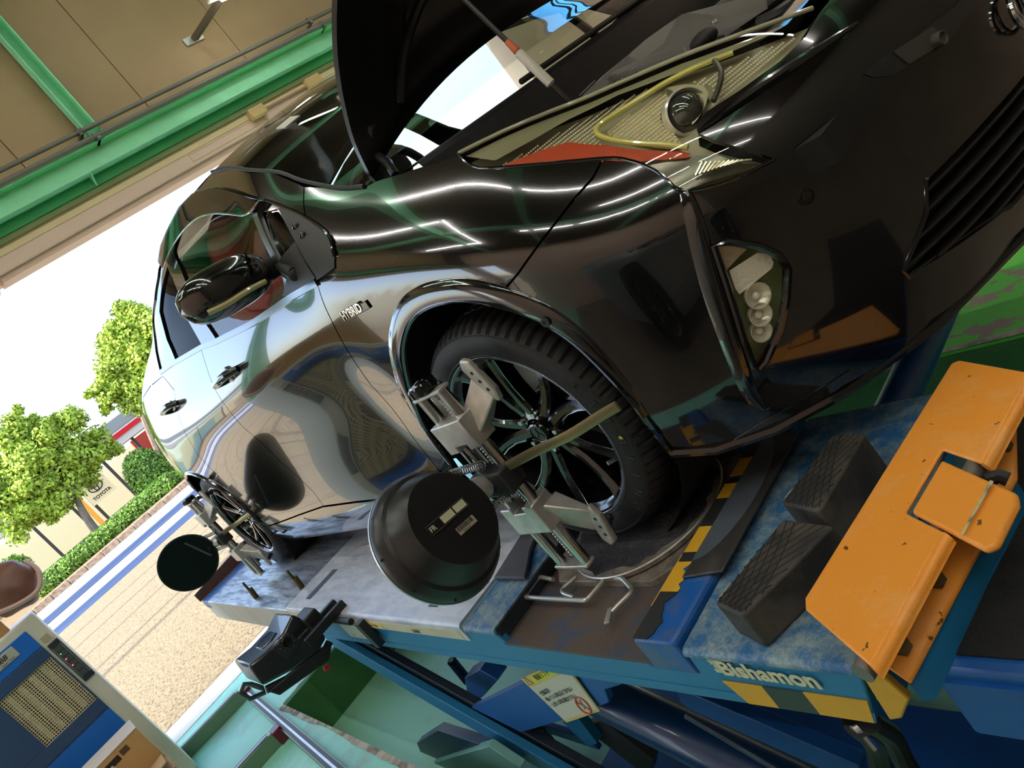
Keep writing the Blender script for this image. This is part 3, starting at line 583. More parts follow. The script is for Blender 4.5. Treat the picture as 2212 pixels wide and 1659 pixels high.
# scissor legs
def leg(name, a, b, wd, y, th, mat):
    a = np.array(a, float); b = np.array(b, float); d = (b-a)/np.linalg.norm(b-a); n = np.array([-d[1], d[0]])
    pts = [a+n*wd/2-d*wd*.3, a+n*wd*.25-d*wd*.5, a-n*wd*.25-d*wd*.5, a-n*wd/2-d*wd*.3, b-n*wd/2, b+n*wd/2]
    return build(name, MB().prism([(p[0], y, p[1]) for p in pts], (0, th, 0)), mat, lift, bevel=.003)
la = [P(719, 1386, y=-1.125), P(1170, 1648, y=-1.125)]
leg('scissor_leg', (la[0][0], la[0][2]), (la[1][0]+.62, la[1][2]-.30), .105, -1.127, .03, tealblue)
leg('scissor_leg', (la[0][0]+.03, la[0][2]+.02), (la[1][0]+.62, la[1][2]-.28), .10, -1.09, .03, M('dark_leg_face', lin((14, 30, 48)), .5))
leg('scissor_leg', (la[0][0], la[0][2]), (la[1][0]+.62, la[1][2]-.30), .105, -.57, .03, deepblue)
fr_ = [P(1560, 1525, y=-1.06), P(1850, 1652, y=-1.06)]
# sign plate (guard on the scissor arm)
yS = -1.100
gp_ = [P(*u, y=yS) for u in ((1018, 1529), (1132, 1474), (1180, 1440), (1345, 1462), (1341, 1480), (1306, 1490), (1316, 1518), (1215, 1556), (1126, 1582))]
build('guard_plate', MB().prism(gp_, (0, .02, 0)), deepblue, lift, bevel=.002)
sq = [P(*u, y=yS-.004) for u in ((1127, 1465), (1215, 1422), (1297, 1534), (1225, 1559))]
ux, uz = (sq[2]-sq[3]), (sq[0]-sq[3]); 
def sp(u, v, w=0.): return sq[3]*(1-u)*(1-v)+sq[2]*u*(1-v)+sq[0]*(1-u)*v+sq[1]*u*v+np.array([0, -w, 0])
def srect(u0, v0, u1, v1, w, t=.0008): return MB().prism([sp(u0, v0, w), sp(u1, v0, w), sp(u1, v1, w), sp(u0, v1, w)], (0, -t, 0))
sign = build('warning_sign', srect(0, 0, 1, 1, 0, .003), label_o, lift)
build('sign_panel', srect(.02, .06, .98, .80, .003), label_w, sign)
build('sign_header', srect(.2, .83, .82, .975, .003), label_y, sign)
su = sp(0, 1)-sp(0, 0); sr = sp(1, 0)-sp(0, 0); wS = np.linalg.norm(sr); hS = np.linalg.norm(su)
def stext(n, body, u, v, size, m=ink): return text(n, body, sp(u, v, .0048), sr, su, size, m, sign, .0002)
stext('header_text', '車両リフト', .29, .865, wS*.088)
for v, s in ((.60, '・合図応答！'), (.47, '・動いている時は近づかない'), (.345, '・人がいる時は動かさない')): stext('sign_text', s, .05, v, wS*.068)
def tri_out(u, v, s): return MB().tube([sp(u, v, .005), sp(u+s, v, .005), sp(u+s/2, v+s*.95*wS/hS, .005)], .0007, 5, closed=True)
build('warning_triangle', tri_out(.05, .85, .12), ink, sign); build('warning_triangle', tri_out(.85, .85, .12), ink, sign)
build('prohibition_ring', MB().tube([sp(.76+.115*math.cos(t), .19+.115*math.sin(t)*wS/hS, .005) for t in np.linspace(0, 2*PI, 33)[:-1]], .0022, 6, closed=True).tube([sp(.76-.08, .19+.08*wS/hS, .005), sp(.76+.08, .19-.08*wS/hS, .005)], .0018, 6), redink, sign)
build('walking_figure', MB().tube([sp(.74, .13, .005), sp(.76, .2, .005), sp(.77, .26, .005)], .002, 6).tube([sp(.76, .2, .005), sp(.79, .14, .005)], .002, 6).ball(sp(.775, .29, .005), .003, 8, 6), M('figure_grey', lin((140, 140, 120)), .6), sign)
# hydraulic cylinder, rams and hoses
c0 = P(1345, 1520, y=-.98); c1 = P(1640, 1665, y=-.98); dd = (c1-c0)/np.linalg.norm(c1-c0)
build('hydraulic_cylinder', MB().lathe([(.0, 0), (.06, 0), (.066, .01), (.066, .70), (.05, .71), (.05, .73), (0, .73)], c0-dd*.12, dd, 28), M('cylinder_blue', lin((10, 50, 96)), .35, coat=.3), lift)
build('hydraulic_pipe', MB().tube([P(1480, 1545, y=-1.06), P(1560, 1592, y=-1.06), P(1640, 1640, y=-1.06), P(1700, 1675, y=-1.06)], .007, 8), M('pipe_dark', lin((30, 56, 84)), .35), lift)
leg('lower_arm', (P(1500, 1520, y=-1.0)[0], P(1500, 1520, y=-1.0)[2]), (P(1860, 1680, y=-1.0)[0], P(1860, 1680, y=-1.0)[2]), .085, -1.0, .035, M('arm_blue', lin((14, 74, 140)), .4, var=.1))
leg('lower_arm', (P(1130, 1560, y=-1.0)[0], P(1130, 1560, y=-1.0)[2]), (P(1285, 1610, y=-1.0)[0], P(1285, 1610, y=-1.0)[2]), .05, -1.0, .02, deepblue)
build('lower_link', MB().prism([P(*u, y=-1.03) for u in ((1215, 1560), (1250, 1552), (1290, 1606), (1270, 1612))], (0, .03, 0)), tealblue, lift)
build('dark_arm', MB().prism([P(*u, y=-1.0) for u in ((1262, 1572), (1300, 1556), (1412, 1640), (1408, 1664), (1380, 1664))], (0, .03, 0)), M('dark_arm_face', lin((24, 34, 36)), .6), lift)
build('hydraulic_hose', MB().tube(spl([P(1165, 1565, y=-1.0), P(1185, 1600, y=-1.0), P(1215, 1640, y=-1.0), P(1260, 1690, y=-1.0)], 6), .02, 10), M('black_hose', (.01, .01, .01), .45), lift)
build('hydraulic_hose', MB().tube(spl([P(1880, 1560, y=-1.08), P(1925, 1590, y=-1.05), P(1950, 1640, y=-1.05), P(1990, 1700, y=-1.05)], 6), .018, 10).tube(spl([P(1850, 1562, y=-1.08), P(1890, 1600, y=-1.02), P(1905, 1660, y=-1.02)], 6), .022, 10), bpy.data.materials['black_hose'], lift)
build('hose_fitting', MB().lathe([(.009, 0), (.012, .004), (.012, .02), (.008, .022), (.008, .05)], P(1845, 1560, y=-1.08), (.3, -.2, -1), 8, caps=True), chrome, lift)
for u0, u1 in (((976, 1428), (1010, 1470)),):
    build('shaft_pin', MB().tube([P(*u0, y=-.95), P(*u1, y=-.95)], .02, 12), M('pin_blue', lin((14, 40, 60)), .4), lift)
    build('shaft_tip', MB().tube([P(974, 1425, y=-.95), P(988, 1446, y=-.95)], .012, 10), chrome, lift)
# pivot block near the crossing: blue brackets standing in the pit
def bracket(us, y, th, mat, nm='pivot_bracket'): return build(nm, MB().prism([P(*u, y=y) for u in us], (0, th, 0)), mat, lift, bevel=.003)
bracket(((1003, 1465), (1036, 1447), (1075, 1470), (1050, 1498), (1020, 1528), (985, 1520), (1008, 1492)), -.98, .06, deepblue)
bracket(((900, 1606), (945, 1578), (1050, 1614), (920, 1655)), -1.16, .04, M('dark_bracket', lin((14, 44, 78)), .4), 'pivot_bracket')
bracket(((922, 1652), (1055, 1612), (1125, 1659), (1080, 1720), (960, 1690)), -1.18, .03, M('steel_bracket', lin((96, 150, 140)), .5), 'base_cover')
build('base_plate', MB().box((-.75, -1.0, PZ), (.985, -.6, PZ+.03)), deepblue, lift, bevel=.004)
build('torsion_bar', MB().tube([(.28, -.55, -.33), (.28, .62, -.33)], .05, 16).box((.2, -.5, -.42), (.36, -.3, -.25)), deepblue, lift)
build('dark_pit_box', MB().box((.70, -1.12, PZ+.03), (.985, -.55, PZ+.25)), M('pit_box_black', (.015, .016, .016), .55), lift, bevel=.02)  # plain dark box standing in the front end of the pit
# left runway
lr = thing('alignment_lift', 'second blue lift runway standing under the left wheels', 'car lift', (-1.4, .84, FZ))
build('runway', MB().box((-3.7, .53, -.14), (.72, 1.145, .0)), tealblue, lr, bevel=.006)
build('scissor_leg', MB().prism([(-3.2, .62, FZ), (-3.0, .62, FZ), (-1.2, .62, -.14), (-1.4, .62, -.14)], (0, .05, 0)).prism([(-1.2, 1.0, FZ), (-1.4, 1.0, FZ), (-3.2, 1.0, -.14), (-3.0, 1.0, -.14)], (0, .05, 0)), deepblue, lr)
build('base_plate', MB().box((-3.3, .615, FZ), (-1.0, 1.1, FZ+.02)), deepblue, lr)
# ------------------------------------------------------------------ turn plate
tp = thing('turn_plate', 'round greasy alignment turntable on a grey octagonal base under the front wheel', 'turntable', (.02, -.8, -.042))
oc = [(-.135, -.965), (.185, -.965), (.275, -.885), (.275, -.62), (.2, -.555), (-.12, -.555), (-.2, -.62), (-.2, -.9)]
build('base', MB().prism([(x, y, -.042) for x, y in oc], (0, 0, .018)), turnplate, tp, bevel=.002)
build('disc', MB().lathe([(0, .0), (.205, 0), (.21, .004), (.21, .012), (.205, .016), (0, .016)], (.04, -.76, -.024), (0, 0, 1), 56), turnplate, tp, ang=50)
build('rim_ring', MB().tube([(.04+.208*math.cos(t), -.76+.208*math.sin(t), -.010) for t in np.linspace(0, 2*PI, 65)[:-1]], .003, 6, closed=True), alu, tp)
rr_ = [(.196+.006*rng.normal()) for _ in range(60)]
build('grease_film', MB().prism([(.04+r*math.cos(t), -.76+r*math.sin(t), -.0085) for r, t in zip(rr_, np.linspace(0, 2*PI, 61)[:-1])], (0, 0, .0015)), greasy, tp)
# curved rubber slip cover left of the pocket
cw = thing('rubber_ramp_mat', 'dark curved rubber plate behind the front wheel on the deck', 'mat', (-.38, -.8, .0))
arc = [(-.23-.06*math.sin(t)-.02, -.72-.22*t/PI*1.0) for t in np.linspace(0, PI, 10)]
build('plate', MB().prism([(-.215, -.99, .0085), (-.225, -.985, .0085)][:1]+[(x, y, .0085) for x, y in arc[::-1]]+[(-.25, -.60, .0085), (-.44, -.60, .0085), (-.36, -.99, .0085)], (0, 0, .010)), M('dark_grey_rubber', lin((76, 78, 84)), .5, var=.12, vscale=20), cw, bevel=.002)
# ------------------------------------------------------------------ bent wire handles in the pocket
hd = thing('pull_handle', 'zinc bent-wire pull handle of the turntable lying in the pocket', 'handle', (0, -1.03, -.042))
zh = -.017; hp = [P(*u, z=zh) for u in ((1195, 1252), (1165, 1246), (1133, 1290), (1175, 1293), (1268, 1297), (1310, 1246), (1345, 1250), (1368, 1275), (1322, 1322))]
def rounded(pts, r=.012, n=4):
    out = [pts[0]]
    for i in range(1, len(pts)-1):
        a, b, c = [np.array(v) for v in pts[i-1:i+2]]; d1 = a-b; d2 = c-b; l1, l2 = np.linalg.norm(d1), np.linalg.norm(d2); q = min(r, l1*.45, l2*.45)
        p1 = b+d1/l1*q; p2 = b+d2/l2*q
        for k in range(n+1): t = k/n; out.append((1-t)**2*p1+2*t*(1-t)*b+t*t*p2)
    out.append(pts[-1]); return out
build('wire', MB().tube(rounded(hp), .0058, 10), M('zinc_wire', lin((196, 196, 186)), .3, metal=.7), hd)
build('flat_eye', MB().obox(P(1315, 1330, z=zh), (.42, -.9, 0), (.9, .42, 0), (0, 0, 1), .022, .007, .003), bpy.data.materials['zinc_wire'], hd, bevel=.002)
hd2 = thing('locking_wire', 'second zinc wire loop tucked beneath the larger pull handle', 'handle', (.0, -1.0, -.042))
build('wire', MB().tube(rounded([P(*u, z=zh-.004) for u in ((1245, 1246), (1212, 1275), (1218, 1283), (1240, 1290))]), .005, 10), bpy.data.materials['zinc_wire'], hd2)
# ------------------------------------------------------------------ rubber lift blocks
def pad(label, us_top, zt, zb, nm='rubber_block'):
    t4 = [np.array(P(*u, z=zt)) for u in us_top]; c = sum(t4)/4; o = thing(nm, label, 'rubber block', (c[0], c[1], zb), 'rubber lift blocks')
    dn = np.array([0, 0, zb-zt]); m = MB().prism(t4, dn); build('block', m, padrub, o, bevel=.006)
    ln = MB(); nx_ = 5
    def q(u, v): return t4[0]*(1-u)*(1-v)+t4[1]*u*(1-v)+t4[2]*u*v+t4[3]*(1-u)*v
    for k in range(-3, 8):
        for s in (1, -1):
            pts = []
            for w in np.linspace(0, 1, 40):
                u = w*3 % 1e9; uu = (k/6)+s*w*.9; 
                if 0.03 < uu < .97 and .02 < w < .98: pts.append(q(uu, w)+np.array([0, 0, -.0004]))
            if len(pts) > 2: ln.tube(pts, .0012, 5)
    build('groove_lines', ln, M('groove_dark', (.008, .008, .008), .8) if 'groove_dark' not in bpy.data.materials else bpy.data.materials['groove_dark'], o)
    r0 = q(0, .08); e = build('wire_loop', MB().tube([q(.0, .06)+np.array([-.004, 0, -.012]), q(-.10, .10)+np.array([0, 0, -.01]), q(-.13, .2)+np.array([0, 0, -.01]), q(-.06, .3)+np.array([0, 0, -.012]), q(0, .3)+np.array([0, 0, -.012])], .0022, 6), alu, o)
    return o
pad('near rubber lift block with diamond-pattern top on the worn blue deck', ((1542, 1302), (1602, 1330), (1800, 1134), (1690, 1120)), .075, .001)
pad('far rubber lift block with diamond-pattern top next to the bumper', ((1686, 1086), (1768, 1104), (1868, 934), (1798, 938)), .085, .001)
# ------------------------------------------------------------------ rear and front wheel clamps with targets
def clamp(cx, cy, cz, label, lbl2, front):
    c = thing('wheel_clamp', label, 'wheel clamp', (cx, cy, cz), 'wheel alignment clamps')
    for s in (-1, 1):
        build('guide_rod', MB().tube([(cx+s*.045, cy, cz-.265), (cx+s*.045, cy, cz+.235)], .0135, 18), steel, c)
    build('threaded_rod', MB().lathe([(.0065+.002*(k % 2), -.25+k*.004) for k in range(118)], (cx+.008, cy+.008, cz), (0, 0, 1), 10), M('screw_steel', lin((150, 146, 138)), .35, metal=.8) if front else bpy.data.materials['screw_steel'], c)
    for z in (-.268, .238): build('end_plate', MB().box((cx-.06, cy-.016, cz+z-.004), (cx+.06, cy+.016, cz+z+.004)), alu, c, bevel=.002)
    for zz, s in ((.135, 1), (-.115, -1)):
        b = MB(); b.prism([(cx-.062, cy-.028, cz+zz-.04), (cx-.02, cy-.028, cz+zz-.04), (cx-.02, cy-.028, cz+zz-.025), (cx+.025, cy-.028, cz+zz-.025), (cx+.025, cy-.028, cz+zz-.04), (cx+.062, cy-.028, cz+zz-.04), (cx+.062, cy-.028, cz+zz+.035), (cx-.062, cy-.028, cz+zz+.035)] if s > 0 else [(cx-.062, cy-.028, cz+zz-.035), (cx+.062, cy-.028, cz+zz-.035), (cx+.062, cy-.028, cz+zz+.04), (cx+.025, cy-.028, cz+zz+.04), (cx+.025, cy-.028, cz+zz+.025), (cx-.02, cy-.028, cz+zz+.025), (cx-.02, cy-.028, cz+zz+.04), (cx-.062, cy-.028, cz+zz+.04)], (0, .06, 0))
        build('slide_block', b, alu, c, bevel=.003)
        for sx in (-1, 1):
            x0, x1 = cx+sx*.045, cx+sx*.125; z0, z1 = cz+zz+s*.02, cz+s*.262
            y0, y1 = cy+.025, cy+.075
            ar = MB(); zi = cz+zz-s*.02
            ar.hexa([(x0-sx*.02, y0-.03, z0), (x0+sx*.018, y0-.03, zi), (x0+sx*.018, y0+.02, zi), (x0-sx*.02, y0+.02, z0)], [(x1-sx*.03, y1-.035, z1-s*.045), (x1+sx*.0, y1-.035, z1-s*.10), (x1+sx*.0, y1-.02, z1-s*.10), (x1-sx*.03, y1-.02, z1-s*.045)])
            ar.prism([(x1-sx*.035, y1-.036, z1-s*.02), (x1-sx*.02, y1-.036, z1), (x1+sx*.0, y1-.036, z1-s*.01), (x1+sx*.016, y1-.036, z1-s*.085), (x1+sx*.004, y1-.036, z1-s*.115), (x1-sx*.02, y1-.036, z1-s*.10)], (0, .016, 0))
            build('clamp_arm', ar, alu, c, bevel=.004, ang=30)
            hb = MB()
            for k in range(3):
                f = .2+.3*k; p = np.array([x1-sx*.012+sx*.014*f, y1-.0368, z1-s*.02-s*.075*f]); hb.lathe([(0, 0), (.0045, 0)], p, (0, -1, 0), 10)
            build('arm_hole', hb, ink, c)
            build('rubber_grip', MB().lathe([(.009+.003*(k % 2), k*.006) for k in range(9)], (x1-sx*.018, y1-.03, z1-s*.03), (-sx*.25, 1, -s*.3), 12, caps=True), mblack, c)
    build('centre_block', MB().obox((cx, cy-.008, cz), (1, 0, 0), (0, 1, 0), (0, 0, 1), .062, .03, .03), mblack, c, bevel=.006)
    build('top_handle', MB().lathe([(.0, 0), (.03, 0), (.034, .004), (.034, .02), (.03, .024), (0, .024)], (cx-.01, cy, cz+.245), (0, 0, 1), 20).lathe([(.012, -.01), (.012, .03)], (cx-.01, cy, cz+.24), (0, 0, 1), 12), gblack, c)
    st_ = MB(); sp_ = np.array([[.06, -.004, .022], [.15, .012, .030], [.254, .034, .034], [.320, .072, .036], [.350, .094, .034]])+np.array([cx, cy, cz])
    for wv in (0,):
        q_ = spl(sp_, 4); G_ = np.array([q_+np.array([0, o_, z_]) for o_, z_ in ((-.002, -.011), (-.0035, -.008), (-.0035, .008), (-.002, .011), (.001, .011), (.001, -.011), (-.002, -.011))]); st_.grid(G_)
    build('retaining_strap', st_, M('brass_strap', lin((156, 146, 110)), .35, metal=.7) if front else bpy.data.materials['brass_strap'], c)
    build('tension_lever', MB().tube([(cx+.05, cy+.04, cz+.13), (cx+.10, cy+.05, cz+.19), (cx+.135, cy+.06, cz+.235)], [.012, .010, .008], 10), mblack, c)
    # target dish
    ax = np.array([.93, .24, .27]); ax /= np.linalg.norm(ax)
    rc = np.array([cx-.03, cy-.19, cz+.012]) if front else np.array([cx-.03, cy-.20, cz+.022])
    t = thing('alignment_target', lbl2, 'alignment target', tuple(rc), 'alignment target dishes')
    s = 1 if front else -1; axd = ax*np.array([s, 1, s]) if not front else ax
    axd = ax if front else np.array([-.95, .2, .2]); axd = axd/np.linalg.norm(axd)
    R0 = .143
    build('shell', MB().lathe([(R0-.006, -.004), (R0, -.003), (R0+.001, .004), (R0-.004, .022), (R0-.012, .034), (R0-.020, .038), (R0-.027, .058), (R0-.040, .084), (R0-.044, .090), (0, .0905)], rc, axd, 72), housing, t, ang=24)
    build('face_glass', MB().lathe([(0, .0), (R0-.005, 0)], rc-axd*.0035, axd, 72), M('dark_target_face', (.004, .006, .005), .25, spec=.15) if front else bpy.data.materials['dark_target_face'], t)
    build('rim_ring', MB().lathe([(R0-.004, -.006), (R0+.002, -.006), (R0+.002, -.001), (R0-.004, -.001), (R0-.004, -.006)], rc, axd, 72), alu2 if front else housing, t, ang=60)
    u1 = np.cross([0, 0, 1.], axd); u1 /= np.linalg.norm(u1); u2 = np.cross(axd, u1)
    sc = MB()
    for k in range(10):
        a = 2*PI*k/10+.2; sc.lathe([(0, .0), (.0035, 0)], rc+(u1*math.cos(a)+u2*math.sin(a))*(R0+.0005)+axd*.012, u1*math.cos(a)+u2*math.sin(a), 8)
    build('shell_screw', sc, dblack, t)
    if front:
        pc = rc+axd*.0915; fx = np.array([-.62*1, 0, 0])
        # label directions measured on the photograph: strip runs along the horizontal of the disc
        lx = u1; ly = u2
        best = min(np.linspace(-PI, PI, 721), key=lambda th: abs(math.atan2(*( (lambda d: (d[1], d[0]))(proj(pc+(lx*math.cos(th)+ly*math.sin(th))*.02)[0]-proj(pc)[0]) ))-math.atan2(-84, 98))); rt = lx*math.cos(best)+ly*math.sin(best)
        up_ = np.cross(axd, rt)
        def lrect(cx_, cy_, w, h, o_=0., t_=.0006):
            c_ = pc+rt*cx_+up_*cy_+axd*o_; return MB().prism([c_-rt*w-up_*h, c_+rt*w-up_*h, c_+rt*w+up_*h, c_-rt*w+up_*h], axd*t_)
        build('label_strip', lrect(-.012, .010, .060, .0125), M('strip_black', (.012, .012, .012), .4), t)
        bd = MB(); e4 = [pc+rt*(-.012+a*.058)+up_*(.010+b*.0105)+axd*.0008 for a, b in ((-1, -1), (1, -1), (1, 1), (-1, 1))]; bd.tube(e4, .0004, 4, closed=True)
        build('label_border', bd, M('label_grey', lin((120, 116, 104)), .6), t)
        build('label_window', lrect(-.012, .010, .0175, .008, .0007), logo_w, t, bevel=.002); build('label_window', lrect(.026, .010, .0165, .008, .0007), logo_w, t, bevel=.002)
        text('label_text', 'FR', pc+rt*-.066+up_*.0045+axd*.0012, rt, up_, .0155, logo_w, t, .0002, bold=.0003)
        build('barcode_label', lrect(.008, -.028, .027, .0085, 0), M('barcode_paper', lin((176, 164, 140)), .6), t)
        bc = MB(); x_ = -.017
        while x_ < .030:
            w_ = rng.uniform(.0004, .0013); c_ = pc+rt*(x_+w_)+up_*-.025+axd*.0007; bc.prism([c_-rt*w_-up_*.0048, c_+rt*w_-up_*.0048, c_+rt*w_+up_*.0048, c_-rt*w_+up_*.0048], axd*.0002); x_ += 2*w_+rng.uniform(.0006, .0016)
        tag(build('barcode', bc, ink, t), kind='stuff')
        text('label_text', 'TS0F9610459', pc+rt*-.008+up_*-.0352+axd*.0008, rt, up_, .0042, ink, t, .0001)
    else:
        build('glare_strip', MB().obox(rc-axd*.005+u2*.02+u1*-.075, u2*.95+u1*.3, u1*.95-u2*.3, axd, .075, .004, .0006), M('strip_grey', lin((92, 92, 96)), .4), t)
    # knuckle joining dish and clamp, springs
    k0 = np.array([cx-.005, cy-.03, cz]); k1 = rc+np.array([.03, .105, .02]) if front else rc+np.array([-.0, .14, -.01])
    build('neck', MB().tube([k1+(rc-k1)*.25, k1, (k0+k1)/2, k0], [.03, .022, .017, .017], 14), housing, t)
    build('collar', MB().lathe([(.0, -.02), (.024, -.02), (.027, 0), (.024, .02), (0, .02)], (k0+k1)/2, k1-k0, 18), alu, c)
    for s_ in (-1, 1):
        p0 = np.array([cx+.03*0, cy-.012, cz+s_*.045]); p1 = rc+np.array([.03, .10, s_*.055+.02]) if front else rc+np.array([0, .12, s_*.045])
        L_ = np.linalg.norm(p1-p0); a_ = (p1-p0)/L_; v_ = np.cross(a_, [0, 0, 1.]); v_ /= np.linalg.norm(v_); w_ = np.cross(a_, v_)
        n_ = 14*14; build('spring', MB().tube([p0+a_*L_*k/n_+(v_*math.cos(2*PI*k/12)+w_*math.sin(2*PI*k/12))*.0085 for k in range(n_)], .0017, 5), steel, c)
clamp(.0, -.972, .312, 'bright metal wheel clamp gripping the front wheel rim', 'black stepped target dish labelled FR beside the front wheel', True)
clamp(-2.70, -.972, .312, 'small metal wheel clamp gripping the rear wheel rim', 'flat round dark target seen from its face beside the rear wheel', False)
# ------------------------------------------------------------------ camera head between the wheels
hx = thing('sensor_head', 'black alignment camera head hung on the lift edge with a dial on its front', 'sensor', (-1.4, -1.34, .0))
xf = -1.35
F4 = {k: P(*u, x=xf) for k, u in dict(a=(536, 1436), b=(569, 1483), c=(720, 1378), d=(632, 1328)).items()}
outl = [P(*u, x=xf) for u in ((537, 1439), (569, 1482), (640, 1444), (690, 1406), (706, 1378), (686, 1352), (632, 1327), (612, 1368), (576, 1408))]
hb_ = MB().prism(outl, (-.22, 0, 0)); build('head_body', hb_, M('head_gloss', (.02, .022, .026), .22, coat=.4), hx, bevel=.01, seg=3)
out2 = [P(*u, x=xf+.001) for u in ((545, 1444), (569, 1476), (632, 1440), (678, 1404), (620, 1370), (580, 1412))]
build('recess', MB().prism([P(*u, x=xf+.002) for u in ((585, 1404), (622, 1366), (652, 1384), (622, 1424))], (.004, 0, 0)), M('recess_grey', lin((44, 44, 46)), .3), hx, bevel=.003)
lc = P(618, 1388, x=xf+.006)
build('camera_lens', MB().lathe([(.0, .004), (.013, .004), (.016, .010), (.018, .008), (.018, 0)], lc, (1, 0, 0), 24), gblack, hx)
dt = MB()
for k in range(10): dt.lathe([(0, 0), (.0022, 0)], lc+np.array([.001, .028*math.cos(2*PI*k/10), .028*math.sin(2*PI*k/10)]), (1, 0, 0), 8)
build('indicator_led', dt, M('led_grey', lin((130, 130, 124)), .4), hx)
e0, e1 = P(576, 1408, x=xf), P(612, 1368, x=xf); nn_ = np.cross(e1-e0, (-1, 0, 0)); nn_ = nn_/np.linalg.norm(nn_); nn_ = nn_ if nn_[2] > 0 else -nn_
build('top_window', MB().prism([e0+(e1-e0)*u+np.array([x, 0, 0])+nn_*.0008 for u, x in ((.05, -.07), (.5, -.05), (.95, -.07), (.95, -.15), (.5, -.17), (.05, -.15))], nn_*.003), chrome, hx, bevel=.001)
build('side_block', MB().obox(P(672, 1342, x=xf-.02), (1, 0, 0), (0, 1, 0), (0, 0, 1), .06, .03, .04), housing, hx, bevel=.006)
build('support_arm', MB().tube([P(575, 1490, x=xf-.02), P(650, 1452, x=xf-.02), P(700, 1410, x=xf-.02), P(712, 1386, x=xf-.02)], .014, 10), mblack, hx)
build('support_rail', MB().prism([P(*u, x=xf-.03) for u in ((575, 1492), (600, 1500), (705, 1425), (712, 1392), (690, 1398))], (.03, 0, 0)), housing, hx, bevel=.004)
hk = [P(*u, x=xf) for u in ((528, 1478), (520, 1497), (541, 1510), (572, 1496), (566, 1486), (542, 1478))]
build('hook_handle', MB().tube(hk, .009, 8, closed=True), M('glossy_handle', lin((52, 60, 66)), .15, coat=.8), hx)
yb = YO-.03
build('mount_arm', MB().obox((-1.33, yb-.02, .02), (0, 1, 0), (1, 0, 0), (0, 0, 1), .09, .012, .016).obox((-1.25, yb-.02, .02), (0, 1, 0), (1, 0, 0), (0, 0, 1), .09, .012, .016), housing, hx, bevel=.002)
build('mount_plate', MB().box((-1.30, YO-.012, -.10), (-1.04, YO-.004, -.03)), M('white_steel_plate', lin((186, 190, 186)), .35), hx, bevel=.002)
build('mount_clip', MB().box((-1.06, YO-.03, -.11), (-1.02, YO-.003, .0)).tube([(-1.3, YO-.02, .0), (-1.1, YO-.02, .0)], .012, 10), housing, hx, bevel=.002)
for x in (-1.24, -1.17, -1.10): build('plate_bolt', MB().lathe([(0, 0), (.005, 0)], (x, YO-.0125, -.085), (0, -1, 0), 8), ink, hx)
build('cord', MB().tube([P(672, 1424, x=xf), P(682, 1436, x=xf), P(694, 1438, x=xf)], .0025, 6), ink, hx)
build('pull_tag', MB().obox(P(706, 1442, x=xf), (0, .8, -.3), (1, 0, 0), (0, .3, .8), .013, .008, .010), redrub, hx, bevel=.002)
# ------------------------------------------------------------------ aluminium floor frame
ff = thing('floor_rail_frame', 'low aluminium profile frame lying on the green floor at the pit edge', 'rail', (-3, -1.5, FZ))
def profile(a, b, w=.028, h=.04, nm='cross_rail'):
    a = np.array(a); b = np.array(b); d = (b-a)/np.linalg.norm(b-a); n = np.cross([0, 0, 1.], d); c = (a+b)/2+np.array([0, 0, h])
    o = build(nm, MB().obox(c, d, n, (0, 0, 1), np.linalg.norm(b-a)/2, w, h), M('green_grey_profile', lin((126, 148, 120)), .35, metal=.5) if 'green_grey_profile' not in bpy.data.materials else bpy.data.materials['green_grey_profile'], ff, bevel=.003)
    for s in (-.5, .5): build('profile_groove', MB().obox(c+n*s*w+np.array([0, 0, h+.001]), d, n, (0, 0, 1), np.linalg.norm(b-a)/2-.02, w*.28, .0015), M('groove_brown', lin((64, 52, 52)), .5) if 'groove_brown' not in bpy.data.materials else bpy.data.materials['groove_brown'], o)
    build('profile_strip', MB().obox(c+np.array([0, 0, h+.0015]), d, n, (0, 0, 1), np.linalg.norm(b-a)/2-.02, w*.18, .002), alu2, o)
profile((-3.62, -1.83, FZ), (-3.56, -1.37, FZ)); profile((-2.62, -1.98, FZ), (-2.56, -1.47, FZ))
profile((-3.45, -1.35, FZ), (-1.5, -1.47, FZ), nm='long_rail', h=.03)
for p in ((-3.63, -1.86, FZ+.04), (-2.55, -1.45, FZ+.04), (-3.47, -1.345, FZ+.04), (-2.63, -2.0, FZ+.04)): build('end_cap', MB().obox(p, (1, 0, 0), (0, 1, 0), (0, 0, 1), .036, .025, .039), purple, ff, bevel=.004)
build('safety_chain', MB().tube(spl([P(572, 1535, z=FZ+.05), P(590, 1545, z=FZ+.04), P(606, 1552, z=FZ+.04)], 5), .004, 6), alu, ff)
for i, p in enumerate(((-3.74, -1.76, FZ), (-3.70, -1.82, FZ))):
    k = thing('floor_foot', ('front' if i else 'rear')+' black rubber foot beside the aluminium rail end', 'foot', p, 'rubber feet'); build('pad', MB().obox((p[0], p[1], FZ+.02), (.9, .3, 0), (-.3, .9, 0), (0, 0, 1), .035, .03, .02), mblack, k, bevel=.006)
